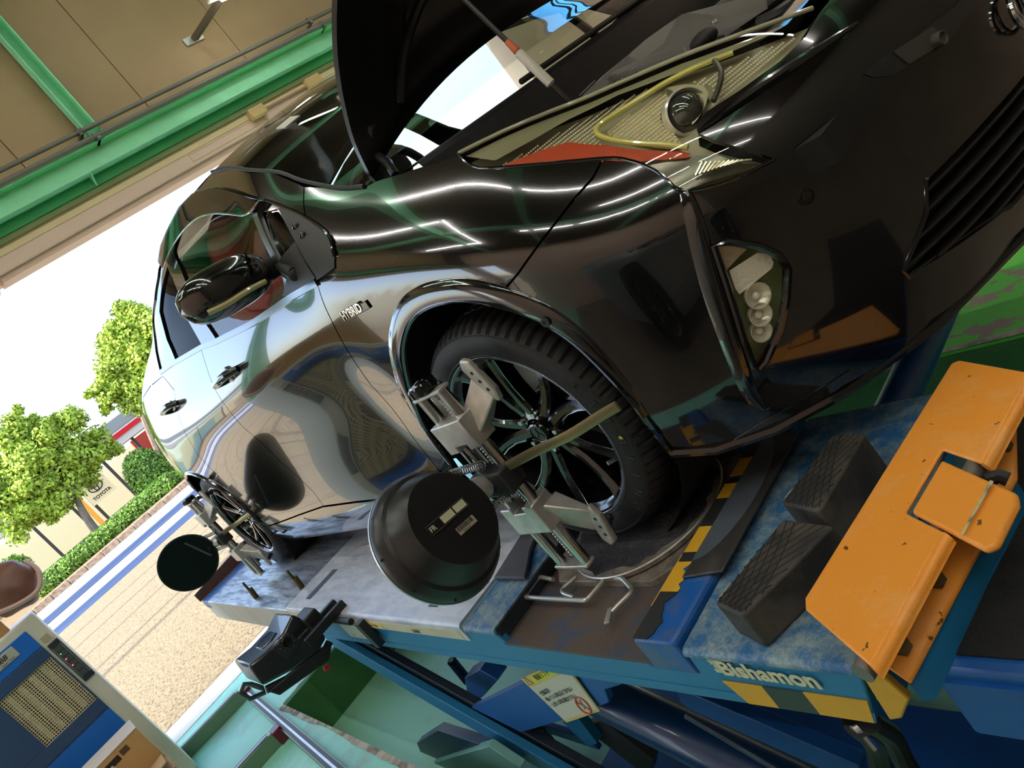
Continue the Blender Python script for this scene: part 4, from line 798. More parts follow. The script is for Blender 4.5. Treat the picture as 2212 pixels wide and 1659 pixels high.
# ------------------------------------------------------------------ blue cabinet
CXF = -3.2
cab = thing('air_cabinet', 'cream and blue workshop machine with mesh grille and lit button panel', 'machine', (CXF, -2.2, FZ))
def cp_(px, py): return P(px, py, x=CXF)
tr = cp_(85, 1310); yR = tr[1]; zT = tr[2]; yRb = cp_(390, 1645)[1]
yR = (yR+yRb)/2
yL = yR-.66
build('carcass', MB().box((CXF-.5, yL, FZ+.05), (CXF-.002, yR, zT)), cabcream, cab, bevel=.012)
build('plinth', MB().box((CXF-.46, yL+.02, FZ), (CXF-.03, yR-.02, FZ+.06)), mblack, cab)
def ypos(px, py): return cp_(px, py)[1]
def zpos(px, py): return cp_(px, py)[2]
yd = yR-.075; zd0 = zpos(72, 1348); 
zb1 = zpos(103, 1385); zb2 = zpos(232, 1528); zlow = FZ+.25
build('upper_panel', MB().box((CXF-.006, yL+.05, zb1), (CXF+.006, yd, zd0)), cabblue, cab, bevel=.003)
door_p = MB(); gy0, gy1 = ypos(195, 1510)-.24, ypos(195, 1510); gz0, gz1 = zpos(195, 1510), zpos(110, 1428)
build('grille_panel', MB().box((CXF-.006, yL+.05, gz1+.02), (CXF+.01, yd, zb1-.002)).box((CXF-.006, yL+.05, zb2), (CXF+.01, yd, gz0-.02)).box((CXF-.006, gy1+.02, gz0-.02), (CXF+.01, yd, gz1+.02)).box((CXF-.006, yL+.05, gz0-.02), (CXF+.01, gy0-.02, gz1+.02)), cabnavy, cab, bevel=.003)
build('lower_panel', MB().box((CXF-.006, yL+.05, zlow), (CXF+.006, yd, zb2-.002)), cabblue, cab, bevel=.003)
gm = M('perforated_mesh', lin((176, 166, 138)), .5)
t = gm.node_tree; tc = t.nodes.new('ShaderNodeTexCoord'); 
mh = MB(); st_ = .0125; ny = int((gy1-gy0+.04)/st_); nz = int((gz1-gz0+.04)/st_)
y_, z_ = gy0-.02, gz0-.02
for i in range(ny+1): 
    mh.tube([(CXF+.001, y_+i*st_, z_), (CXF+.001, y_+i*st_, gz1+.02)], .0026, 4)
for j in range(nz+1): mh.tube([(CXF+.001, y_, z_+j*st_), (CXF+.001, gy1+.02, z_+j*st_)], .0026, 4)
tag(build('grille_mesh', mh, beigegr, cab), kind='stuff')
build('grille_back', MB().box((CXF-.0015, gy0-.02, gz0-.02), (CXF-.0005, gy1+.02, gz1+.02)), dblack, cab)
for k in range(4): build('grille_slat', MB().box((CXF-.001, gy0+.01+k*.062, gz0-.01), (CXF+.0, gy0+.036+k*.062, gz1+.01)), M('pale_filter', lin((190, 180, 150)), .6) if k == 0 else bpy.data.materials['pale_filter'], cab)
pz0, pz1 = zpos(196, 1462), zpos(128, 1372)
cpn = build('control_panel', MB().box((CXF-.002, yR-.062, pz0), (CXF+.012, yR-.006, pz1)), M('panel_dark', lin((44, 52, 62)), .35), cab, bevel=.004)
n = 6
for k in range(n):
    za = pz1-.03-(pz1-pz0-.06)*(k+.5)/n; hh = (pz1-pz0-.06)/n/2-.002
    build('button', MB().box((CXF+.011, yR-.052, za-hh), (CXF+.0135, yR-.016, za+hh)), M('button_grey', lin((76, 84, 86)), .4) if k == 0 else bpy.data.materials['button_grey'], cpn, bevel=.001)
bo = MB().tube([(CXF+.0135, yR-.055, pz0+.027), (CXF+.0135, yR-.013, pz0+.027), (CXF+.0135, yR-.013, pz1-.027), (CXF+.0135, yR-.055, pz1-.027)], .0012, 4, closed=True); build('button_frame', bo, alu2, cpn)
for k, (f, cl) in enumerate(((.22, (.2, .9, .3)), (.40, (1, .05, .15)), (.62, (1, .05, .15)))):
    build('indicator_light', MB().ball((CXF+.0135, yR-.046, pz1-.03-(pz1-pz0-.06)*f), .0035, 10, 6), M('led_%d' % k, cl, .3, emit=cl, estr=4.0 if k else 1.0), cpn)
nb = cp_(10, 1425); nbp = build('name_badge', MB().box((CXF+.004, nb[1]-.12, nb[2]-.03), (CXF+.012, nb[1]+.06, nb[2]+.03)), M('badge_cream', lin((190, 192, 176)), .4), cab, bevel=.012)
text('badge_text', 'KT/ABB', (CXF+.0125, nb[1]-.10, nb[2]-.006), (0, 1, 0), (0, 0, 1), .034, ink, nbp, .0004, shear=.3, bold=.0008)
text('badge_text', 'Super Twin', (CXF+.0125, nb[1]-.03, nb[2]-.024), (0, 1, 0), (0, 0, 1), .014, ink, nbp, .0004, shear=.3)
build('data_plate', MB().box((CXF-.001, yR-.06, pz1+.015), (CXF+.0008, yR-.02, pz1+.05)), M('plate_tan', lin((190, 180, 152)), .5), cab)
# box and bag on top of the cabinet
bx = thing('cardboard_box', 'brown cardboard box on top of the cream and blue machine', 'box', (CXF-.2, yR-.42, zT))
b0 = np.array([CXF-.24, yR-.40, zT+.15]); build('carton', MB().obox(b0, (.97, .24, 0), (-.24, .97, 0), (0, 0, 1), .17, .25, .15), card, bx, bevel=.004)
build('tape', MB().obox(b0+np.array([.0, 0, .151]), (.97, .24, 0), (-.24, .97, 0), (0, 0, 1), .172, .03, .0015), M('parcel_tape', lin((176, 130, 84)), .3), bx)
bg_ = thing('plastic_bag', 'crumpled brown plastic bag with pink edge on the machine top', 'bag', (CXF-.06, yR-.18, zT))
bc_ = P(28, 1262, x=CXF-.06); bm2 = MB(); bm2.ball((bc_[0], bc_[1]-.02, bc_[2]-.0), (.12, .13, .14), 24, 16)
bm2.v = [(x+.012*math.sin(31*y+17*z), y+.010*math.sin(40*z+9*x), max(z+.012*math.sin(37*y+5), zT+.002)) for x, y, z in bm2.v]
build('sack', bm2, bagpink, bg_)
build('rim_fold', MB().tube(spl([(bc_[0]+.11, bc_[1]-.2, bc_[2]-.02), (bc_[0]+.12, bc_[1]-.08, bc_[2]-.08), (bc_[0]+.11, bc_[1]+.05, bc_[2]-.10), (bc_[0]+.06, bc_[1]+.115, bc_[2]-.03), (bc_[0]-.02, bc_[1]+.11, bc_[2]+.05)], 6), .012, 8), bagrim, bg_)
# cardboard boxes in front of the cabinet
XB = -2.75
q0 = P(293, 1573, x=XB); 
b1 = thing('cardboard_box', 'large cardboard box with printed white top in front of the machine', 'box', (XB-.15, q0[1]-.3, FZ))
bw = MB().box((XB-.24, q0[1]-.62, FZ), (XB, q0[1], q0[2])); build('carton', bw, card, b1, bevel=.003)
build('printed_lid', MB().box((XB-.242, q0[1]-.622, q0[2]), (XB+.002, q0[1]+.002, q0[2]+.004)), cardw, b1)
build('hand_slot', MB().box((XB-.002, q0[1]-.35, q0[2]-.055), (XB+.003, q0[1]-.12, q0[2]-.025)), M('slot_dark', lin((52, 26, 24)), .7), b1, bevel=.006)
build('torn_film', MB().obox((XB+.006, q0[1]-.26, q0[2]-.085), (0, .9, .3), (1, 0, 0), (0, -.3, .9), .11, .004, .012), M('clear_film', lin((200, 196, 186)), .3), b1, bevel=.003)
pr = MB()
for i in range(3):
    for j in range(3): pr.box((XB-.001, q0[1]-.30+i*.06+.02*j, q0[2]-.16-j*.05), (XB+.0006, q0[1]-.27+i*.06+.02*j, q0[2]-.135-j*.05))
pr.box((XB-.001, q0[1]-.11, q0[2]-.05), (XB+.0006, q0[1]-.07, q0[2]-.02))
build('printed_marks', pr, M('carton_print', lin((96, 74, 52)), .7), b1)
b2 = thing('cardboard_box', 'low cardboard box at the foot of the printed box', 'box', (XB+.18, q0[1]-.12, FZ))
q1 = P(350, 1640, x=XB+.1); build('carton', MB().box((XB+.03, q1[1]-.35, FZ), (XB+.28, q1[1]+.02, q1[2]-.02)), card, b2, bevel=.004)
build('flap', MB().obox((XB+.15, q1[1]-.16, q1[2]-.01), (1, 0, .1), (0, 1, .12), (-.1, -.12, 1), .13, .17, .003), M('carton_light', lin((196, 164, 120)), .7), b2)
# ------------------------------------------------------------------ the car: one smooth outer skin S(s, z)
PLAN = [(-3.70, -.10), (-3.67, -.36), (-3.58, -.60), (-3.42, -.745), (-3.15, -.815), (-2.85, -.862), (-2.5, -.881), (-2.0, -.887), (-1.5, -.885), (-1.0, -.880), (-.5, -.874), (0, -.871), (.22, -.870), (.38, -.858), (.52, -.812), (.63, -.742), (.73, -.645), (.82, -.50), (.885, -.31), (.925, -.12), (.932, 0), (.925, .12), (.885, .31), (.82, .50), (.73, .645), (.63, .742), (.52, .812), (.38, .858)]
PLAN = np.array(PLAN)
def nspl(xk, yk):   # natural cubic spline second derivatives
    n = len(xk); h = np.diff(xk); A = np.eye(n); b = np.zeros((n,)+yk.shape[1:])
    for i in range(1, n-1):
        A[i, i-1] = h[i-1]; A[i, i] = 2*(h[i-1]+h[i]); A[i, i+1] = h[i]; b[i] = 6*((yk[i+1]-yk[i])/h[i]-(yk[i]-yk[i-1])/h[i-1])
    return np.linalg.solve(A, b)
def neval(xk, yk, m, x):
    x = np.asarray(x, float); i = np.clip(np.searchsorted(xk, x)-1, 0, len(xk)-2); h = xk[i+1]-xk[i]; a = (xk[i+1]-x)/h; b = (x-xk[i])/h
    e = lambda q: q.reshape(q.shape+(1,)*(yk.ndim-1))
    return e(a)*yk[i]+e(b)*yk[i+1]+(e(a**3-a)*m[i]+e(b**3-b)*m[i+1])*e(h*h)/6
ck = np.concatenate([[0], np.cumsum(np.linalg.norm(np.diff(PLAN, axis=0), axis=1))]); cm = nspl(ck, PLAN)
off = ck[11]    # s = 0 at x = 0
def plan(s):
    c = np.asarray(s)+off; p = neval(ck, PLAN, cm, c); d = (neval(ck, PLAN, cm, c+1e-4)-neval(ck, PLAN, cm, c-1e-4)); d /= np.linalg.norm(d, axis=-1, keepdims=True)
    return p, np.stack([d[..., 1], -d[..., 0]], -1)
S0 = ck[20]-off   # centre line of the nose
ZK = np.array([.08, .2, .3, .45, .6, .7, .78, .86, .94, 1.02, 1.12, 1.25, 1.36, 1.44])
HS = {
 -3.9: [-.12, -.06, -.03, 0, 0, -.01, -.02, -.04, -.08, -.14, -.24, -.42, -.60, -.75],
 -3.3: [-.10, -.05, -.02, 0, .01, .01, .005, -.01, -.03, -.06, -.11, -.26, -.45, -.60],
 -2.7: [-.08, -.035, -.01, .005, .012, .012, .0, -.012, -.033, -.072, -.128, -.25, -.39, -.51],
 -2.0: [-.08, -.025, -.015, -.02, -.012, -.0, .003, -.006, -.032, -.073, -.126, -.186, -.258, -.352],
 -1.2: [-.08, -.022, -.015, -.03, -.025, -.008, .0, -.006, -.031, -.072, -.12, -.186, -.257, -.332],
 -.6: [-.08, -.022, -.015, -.03, -.025, -.012, -.004, -.01, -.035, -.07, -.115, -.185, -.285, -.40],
 -.3: [-.08, -.025, -.015, -.02, -.015, -.006, -.005, -.02, -.05, -.085, -.145, -.26, -.40, -.55],
 0: [-.07, -.03, -.01, .005, .012, .010, -.008, -.042, -.098, -.24, -.44, -.62, -.8, -.95],
 .25: [-.06, -.025, -.008, .004, .010, .002, -.030, -.105, -.29, -.48, -.66, -.85, -1., -1.1],
 .42: [-.06, -.03, -.01, 0, -.002, -.035, -.085, -.19, -.38, -.56, -.75, -.95, -1.1, -1.2],
 .58: [-.07, -.03, -.01, 0, -.012, -.09, -.165, -.29, -.46, -.62, -.8, -1, -1.15, -1.25],
 .74: [-.08, -.03, -.01, 0, -.018, -.098, -.19, -.33, -.5, -.66, -.85, -1.05, -1.2, -1.3],
 .92: [-.08, -.03, -.005, 0, -.018, -.085, -.21, -.37, -.55, -.7, -.9, -1.1, -1.2, -1.3],
 1.15: [-.08, -.03, -.005, 0, -.015, -.07, -.23, -.42, -.6, -.75, -.95, -1.1, -1.2, -1.3],
 1.48: [-.08, -.03, -.005, 0, -.012, -.06, -.24, -.45, -.63, -.78, -.95, -1.1, -1.2, -1.3]}
ks = sorted(HS); SKn = np.array(ks+[2*S0-k for k in ks[::-1] if 2*S0-k > ks[-1]+.05]); HD = np.array([HS[k] for k in ks]+[HS[k] for k in ks[::-1] if 2*S0-k > ks[-1]+.05])
hz = nspl(ZK, HD.T.copy())
def hT(s, z):
    s = np.atleast_1d(np.asarray(s, float)); z = np.atleast_1d(np.asarray(z, float)); s, z = np.broadcast_arrays(s, z); sh = s.shape; s = s.ravel(); z = z.ravel()
    zi = np.clip(np.searchsorted(ZK, z)-1, 0, len(ZK)-2); h = ZK[zi+1]-ZK[zi]; a = (ZK[zi+1]-z)/h; b = (z-ZK[zi])/h
    rows = a[:, None]*HD.T[zi]+b[:, None]*HD.T[zi+1]+((a**3-a)[:, None]*hz[zi]+(b**3-b)[:, None]*hz[zi+1])*(h*h)[:, None]/6   # (n, ns)
    # spline in s for each row
    si = np.clip(np.searchsorted(SKn, s)-1, 0, len(SKn)-2); hh = SKn[si+1]-SKn[si]; aa = (SKn[si+1]-s)/hh; bb = (s-SKn[si])/hh
    m2 = rows @ MS.T; r = np.arange(len(s))
    return (aa*rows[r, si]+bb*rows[r, si+1]+((aa**3-aa)*m2[r, si]+(bb**3-bb)*m2[r, si+1])*hh*hh/6).reshape(sh)
MS = nspl(SKn, np.eye(len(SKn)))
KF = np.array([-.6, -.3, -.05, .25, .58, .76, 1.1, S0]); ZC = np.array([.90, .83, .775, .683, .553, .542, .56, .572]); KK = np.array([1.6, 2.0, 3.1, 3.6, 3.5, 3.5, 3.6, 3.6])
KF2 = np.concatenate([KF, 2*S0-KF[::-1][1:]]); ZC2 = np.concatenate([ZC, ZC[::-1][1:]]); KK2 = np.concatenate([KK, KK[::-1][1:]]); mZC, mKK = nspl(KF2, ZC2), nspl(KF2, KK2)
def hA(s, z):
    sc = np.clip(s, KF2[0], KF2[-1]); u = np.maximum(0, z-neval(KF2, ZC2, mZC, sc)); k = neval(KF2, KK2, mKK, sc)
    f = np.where(u < .26, k*u*u, k*.26**2+2*k*.26*(u-.26))
    sm = np.minimum(s, 2*S0-s)
    return -f-.9*np.maximum(0, .30-z)**1.6+.012*np.exp(-((z-.60)/.16)**2)*np.exp(-(sm/.38)**2)
def hS(s, z):
    s = np.atleast_1d(np.asarray(s, float)); z = np.atleast_1d(np.asarray(z, float)); s, z = np.broadcast_arrays(s, z)
    w = np.clip((s+.62)/.5, 0, 1); w = w*w*w*(w*(6*w-15)+10)
    return hT(np.minimum(s, .2), z)*(1-w)+hA(s, z)*w
def S(s, z, off_=0.):
    s = np.asarray(s, float); z = np.asarray(z, float); s, z = np.broadcast_arrays(s, z)
    p, n = plan(s); h = hS(s, z).reshape(s.shape)+off_
    return np.concatenate([p+n*h[..., None], z[..., None]], -1)
def Sn(s, z, e=2e-3):
    a = S(np.asarray(s)+e, z)-S(np.asarray(s)-e, z); b = S(s, np.asarray(z)+e)-S(s, np.asarray(z)-e); n = np.cross(a, b); return n/np.linalg.norm(n, axis=-1, keepdims=True)
gs, gz2 = np.meshgrid(np.linspace(-3.6, S0+.5, 420), np.linspace(.08, 1.44, 180), indexing='ij'); GP = S(gs, gz2).reshape(-1, 3)
gv = (GP-CAMP) @ CR.T; GU = np.stack([CX+FPX*gv[:, 0]/gv[:, 2], CY+FPX*gv[:, 1]/gv[:, 2]], 1); GD = gv[:, 2]; gsf, gzf = gs.ravel(), gz2.ravel()
def hit(px, py):
    d2 = (GU[:, 0]-px)**2+(GU[:, 1]-py)**2; d2 = np.where(GD > .05, d2, 1e9); m = d2.min(); ok = d2 < max(m*4, 100)
    i = np.flatnonzero(ok)[np.argmin(GD[ok]+d2[ok]*2e-4)]
    x = np.array([gsf[i], gzf[i]]); best = x.copy(); be = 1e9
    def f(x): return proj(S(x[0], x[1]))[0]-np.array([px, py])
    for _ in range(12):
        r = f(x); e = r @ r
        if e < be: be = e; best = x.copy()
        J = np.stack([(f(x+np.array([1e-4, 0]))-r)/1e-4, (f(x+np.array([0, 1e-4]))-r)/1e-4], 1)
        try: dx = np.linalg.solve(J.T @ J+np.eye(2)*1e3, -J.T @ r)
        except Exception: break
        L = np.abs(dx).max(); x = x+dx*min(1, .06/max(L, 1e-9)); x[1] = min(max(x[1], .06), 1.46)
    return best
def H(*pts): return np.array([hit(*p) for p in pts])
def dens(poly, step):
    out = []; n = len(poly)
    for i in range(n):
        a, b = poly[i], poly[(i+1) % n]; k = max(1, int(np.linalg.norm(b-a)/step))
        out += [a+(b-a)*t/k for t in range(k)]
    return np.array(out)
def inpoly(pts, poly):
    x, y = pts[:, 0], pts[:, 1]; c = np.zeros(len(pts), bool); n = len(poly)
    for i in range(n):
        (x1, y1), (x2, y2) = poly[i], poly[(i+1) % n]
        k = ((y1 > y) != (y2 > y)) & (x < (x2-x1)*(y-y1)/((y2-y1) if abs(y2-y1) > 1e-12 else 1e-12)+x1); c ^= k
    return c
def inset(poly, d):
    n = len(poly); A = .5*sum(poly[i][0]*poly[(i+1) % n][1]-poly[(i+1) % n][0]*poly[i][1] for i in range(n)); sg = 1 if A > 0 else -1; out = []
    for i in range(n):
        a, b, c = poly[i-1], poly[i], poly[(i+1) % n]; d1 = (b-a)/(np.linalg.norm(b-a)+1e-12); d2 = (c-b)/(np.linalg.norm(c-b)+1e-12)
        n1 = np.array([-d1[1], d1[0]])*sg; n2 = np.array([-d2[1], d2[0]])*sg; m = n1+n2; l = np.linalg.norm(m)
        m = n1 if l < .2 else m/l; k = 1/max(.4, np.dot(m, n1)); out.append(b+m*d*k)
    return np.array(out)
def smooth(pts, n=5, closed=False): return spl(pts, n)
def panel_mesh(poly, holes=(), off_=0., grid=.022, thick=.012, gap=.0022, flip_y=False, surf=S):
    poly = dens(inset(np.asarray(poly, float), gap) if gap else np.asarray(poly, float), grid*.6); hs = [dens(np.asarray(h, float), grid*.6) for h in holes]
    lo, hi = poly.min(0), poly.max(0); xs = np.arange(lo[0], hi[0], grid); zs = np.arange(lo[1], hi[1], grid)
    g = np.stack(np.meshgrid(xs, zs, indexing='ij'), -1).reshape(-1, 2); g = g+rng.uniform(-1e-4, 1e-4, g.shape); k = inpoly(g, poly)
    for h in hs: k &= ~inpoly(g, h)
    g = g[k]; bd = np.concatenate([poly]+hs)
    keep = np.ones(len(g), bool)
    for i in range(0, len(g), 400): keep[i:i+400] = (np.linalg.norm(g[i:i+400, None]-bd[None], axis=2).min(1) > grid*.45)
    g = g[keep]; V = np.concatenate([bd, g]); ed = []; k0 = 0
    for r in [poly]+hs: ed += [(k0+i, k0+(i+1) % len(r)) for i in range(len(r))]; k0 += len(r)
    vo, eo, fo, *_ = geometry.delaunay_2d_cdt([Vector(v) for v in V], ed, [], 0, 1e-6)
    V2 = np.array([tuple(v) for v in vo]); F = [f for f in fo]; C = np.array([V2[list(f)].mean(0) for f in F]); ok = inpoly(C, poly)
    for h in hs: ok &= ~inpoly(C, h)
    mb = MB(); P3 = surf(V2[:, 0], V2[:, 1]); N3 = None
    if True:
        a = surf(V2[:, 0]+2e-3, V2[:, 1])-surf(V2[:, 0]-2e-3, V2[:, 1]); b = surf(V2[:, 0], V2[:, 1]+2e-3)-surf(V2[:, 0], V2[:, 1]-2e-3); N3 = np.cross(a, b); N3 /= np.linalg.norm(N3, axis=1)[:, None]
    if off_: P3 = P3+N3*off_
    FF = [tuple(f) for f, k in zip(F, ok) if k]
    FF = [f if np.cross(V2[f[1]]-V2[f[0]], V2[f[2]]-V2[f[0]]) > 0 else f[::-1] for f in FF]
    mb.add(P3, FF); nl = [tuple(v) for v in N3]
    if thick:
        ec = {}
        for f in FF:
            for i in range(3): ec[(f[i], f[(i+1) % 3])] = 1
        be = [e for e in ec if (e[1], e[0]) not in ec]
        for a, b in be: mb.add([P3[a], P3[b], P3[b]-N3[b]*thick, P3[a]-N3[a]*thick], [(1, 0, 3, 2)], False); en = np.cross(P3[b]-P3[a], N3[a]); en = tuple(en/(np.linalg.norm(en)+1e-12)); nl += [en]*4
    mb.nrm = nl
    if flip_y:
        mb.nrm = [(x, -y, z) for x, y, z in nl]
    if flip_y:
        mb.v = [(x, -y, z) for x, y, z in mb.v]; mb.f = [f[::-1] for f in mb.f]
    return mb
def panel(name, poly, mat, parent, **k): return build(name, panel_mesh(poly, **k), mat, parent, ang=50)
def spath(pts, off_=0., n=5):
    q = H(*pts); q = spl(q, n); p = S(q[:, 0], q[:, 1]); return p+Sn(q[:, 0], q[:, 1])*off_ if off_ else p
car = thing('car', 'black hatchback with raised bonnet and black alloy wheels standing on the blue lift', 'car', (-1.35, 0, -.01))
# ---- outlines, traced on the photograph and dropped onto the skin
door_top = H((340, 600), (347, 553), (366, 504), (395, 449), (424, 420), (462, 408), (488, 408), (526, 419), (572, 432), (618, 449), (659, 468), (696, 493), (717, 519), (725, 554), (726, 578))
belt = H((685, 608), (633, 638), (549, 695), (462, 739), (433, 750), (372, 785), (346, 804))
bseam = H((433, 750), (447, 795), (462, 835), (490, 880), (525, 922), (568, 960), (606, 998), (652, 1038), (680, 1066), (699, 1093))
fseam = H((685, 610), (705, 669), (722, 704), (748, 753), (800, 830), (846, 881), (892, 945), (947, 1014))
ws_edge = H((459, 371), (505, 362), (583, 369), (657, 391), (730, 405), (788, 402))
gapA = H((657, 402), (656, 440), (659, 467))
hood_edge = H((816, 388), (849, 378), (908, 359), (987, 334))
hl_low = H((989, 331), (1036, 362), (1177, 353), (1303, 342))
bump_seam = H((1303, 343), (1280, 385), (1240, 430), (1170, 520), (1120, 590), (1068, 652))
arch_f = H((1064, 653), (1020, 645), (983, 645), (937, 654), (901, 675), (880, 707), (871, 752), (876, 798), (892, 858), (912, 910), (940, 955), (975, 1000))
# rear geometry in skin coordinates
roofline = np.array([(-.95, 1.395), (-1.2, 1.425), (-1.6, 1.415), (-2.0, 1.395), (-2.4, 1.345), (-2.8, 1.26), (-3.2, 1.16), (-3.45, 1.10)])
def arch_pts(cx, r, z0, n=26):
    a0 = math.asin((z0-.312)/r); return np.array([(cx+r*math.cos(a), .312+r*math.sin(a)) for a in np.linspace(a0, PI-a0, n)])
arch_r = arch_pts(-2.70, .365, .19)      # front to back
sill_z = .185
# fender
fs_end = fseam[-1]
fender = np.concatenate([gapA[:1], ws_edge[4:], hood_edge, hl_low, bump_seam[1:], arch_f[1:], [[arch_f[-1][0]-.03, sill_z+.02]], fs_end[None], fseam[:-1][::-1], door_top[::-1][:4], gapA[:0:-1]])
panel('front_fender', fender, paint, car, grid=.018)
# front door below the belt
dl = bseam[-1]; fd = np.concatenate([belt[:5], bseam[1:], [[dl[0]+.3, dl[1]-.015], [fs_end[0]-.18, fs_end[1]-.07], [fs_end[0]-.03, fs_end[1]-.03]], fseam[::-1][:-1]])
fdoor = panel('front_door', fd, paint, car, grid=.022)
rd_bot = dl+np.array([-.012, .0])
arch_door = [p for p in arch_r if p[0] > -2.70 and p[1] > dl[1]-.02]
rd = np.concatenate([belt[4:], [[-2.02, 1.0], [-2.10, .90], [-2.18, .80], [-2.24, .72]], [[-2.33, .36], [-2.30, .25]], [[rd_bot[0]-.3, rd_bot[1]-.01]], bseam[::-1][:-1]])
rdl = panel('rear_door', rd, paint, car, grid=.024)
qp = np.concatenate([belt[-1:], [[-2.2, 1.09], [-2.6, 1.12], [-3.0, 1.12], [-3.3, 1.08], [-3.55, 1.0], [-3.62, .8], [-3.6, .5], [-3.5, .28], [-3.2, .22]], arch_r[::-1], [[-2.30, .25], [-2.33, .36], [-2.24, .72], [-2.18, .80], [-2.10, .90], [-2.02, 1.0]]])
panel('rear_quarter', qp, paint, car, grid=.026)
# sill
s0 = arch_f[-1]; sill = np.concatenate([[[s0[0]+.0, .13], [s0[0]-.0, s0[1]-.0], [s0[0]-.03, sill_z+.02], fs_end], [[fs_end[0]-.03, fs_end[1]-.03], [fs_end[0]-.18, fs_end[1]-.07], [dl[0]+.3, dl[1]-.015]], [dl], [[rd_bot[0]-.3, rd_bot[1]-.01], [-2.30, .25], arch_r[0], [arch_r[0][0], .12]]])
panel('sill_skirt', sill, paint, car, off_=.006, grid=.026)
# roof side rail and A pillar
cpil = [(-2.2, 1.09), (-2.6, 1.12), (-3.0, 1.12), (-3.3, 1.08), (-3.5, 1.05)]
dt_r = H((346, 804), (336, 760), (329, 698), (333, 650))
rail = np.concatenate([ws_edge[:3], gapA, door_top[::-1][5:], dt_r[::-1][0:], np.array(cpil), roofline[::-1][:-1]])
panel('roof_side_rail', rail, paint, car, grid=.018)
# window openings
qg = H((562, 459), (594, 450), (637, 522), (607, 565)); fg = H((396, 462), (425, 433), (462, 421), (525, 431), (551, 441), (553, 462), (600, 575), (612, 640), (549, 690), (463, 734), (440, 700), (415, 655), (386, 580), (371, 540))
rg = H((358, 575), (369, 600), (384, 640), (402, 692), (431, 744), (375, 777), (357, 735), (341, 674), (346, 620))
frame = np.concatenate([dt_r[1:], door_top, belt])
panel('window_frame', frame, gblack, car, holes=[qg, fg, rg], off_=-.006, grid=.018, gap=.001)
panel('front_door_glass', inset(fg, -.008), sideg, car, off_=-.014, thick=0, gap=0, grid=.03)
panel('rear_door_glass', inset(rg, -.008), reardg, car, off_=-.014, thick=0, gap=0, grid=.03)
panel('quarter_glass', inset(qg, -.006), sideg, car, off_=-.012, thick=0, gap=0, grid=.03)
panel('mirror_sail_panel', H((601, 449), (618, 450), (659, 469), (696, 494), (717, 520), (725, 555), (725, 579), (686, 606), (684, 596), (638, 520)), mblack, car, off_=.003, grid=.018, gap=.001)
for c in ((640, 488), (656, 507)):
    q = hit(*c); p = S(q[0], q[1], .004); build('sail_vent', MB().ball(p, (.016, .006, .009), 14, 8), gblack, car)
panel('window_division_bar', H((546, 462), (556, 458), (606, 567), (597, 576)), silver_bar, car, off_=.002, grid=.015, gap=0)
# rain visor and a chrome tube drawn as the highlight on its edge
vis = np.concatenate([H((347, 553), (366, 504), (395, 449), (424, 420), (462, 408), (488, 408), (526, 419), (570, 433)), H((554, 455), (534, 464), (502, 461), (473, 461), (439, 470), (410, 493), (387, 524), (371, 553), (362, 580))])
panel('rain_visor', vis, visorg, car, off_=.014, grid=.018, thick=.0, gap=0)
build('visor_edge_highlight', MB().tube(spath(((362, 580), (371, 553), (387, 524), (410, 493), (439, 470), (473, 461), (502, 461), (534, 464), (554, 455), (570, 435)), .014), .003, 8), chrome, car)
build('window_top_trim', MB().tube(spath(((347, 553), (366, 504), (395, 449), (424, 420), (462, 408), (488, 408), (526, 419), (572, 432), (618, 449), (659, 468), (696, 493), (717, 519), (725, 554)), .004), .004, 8), gblack, car)
bq = belt.copy(); bm3 = np.concatenate([bq+np.array([0, .006]), (bq-np.array([0, .010]))[::-1]])
panel('belt_moulding', bm3, belt_m, car, off_=.006, grid=.02, gap=0)
# door handles
for c, nm in (((497, 812), 0), ((375, 880), 1)):
    q = hit(*c); p = S(q[0], q[1], 0.); n = Sn(q[0], q[1]); hx_ = .10
    build('door_handle', MB().tube([p+np.array([-hx_, 0, .0])+n*.0, p+np.array([-hx_*.8, 0, 0])+n*.035, p+n*.042, p+np.array([hx_*.8, 0, 0])+n*.035, p+np.array([hx_, 0, 0])+n*.0], [.012, .014, .015, .014, .012], 12), paint, car)
    build('handle_cup', MB().ball(p-n*.004, (.06, .01, .035), 18, 10), gblack, car)
# badge on the fender
b0, b1 = hit(747, 690), hit(795, 664); p0, p1 = S(*b0, .003), S(*b1, .003); nn = Sn(*b0); upb = np.cross(nn, p1-p0)
text('hybrid_badge', 'HYBRID', p0+nn*.002, p1-p0, upb, np.linalg.norm(p1-p0)*.245, chrome, car, .0015, bold=.0008, shear=.2)
q = (p0+p1)/2; r_ = (p1-p0)/np.linalg.norm(p1-p0); u_ = upb/np.linalg.norm(upb)
build('badge_base', MB().obox(q+u_*.006+r_*.006, r_, u_, nn, np.linalg.norm(p1-p0)*.56, .010, .0015), gblack, car, bevel=.002)
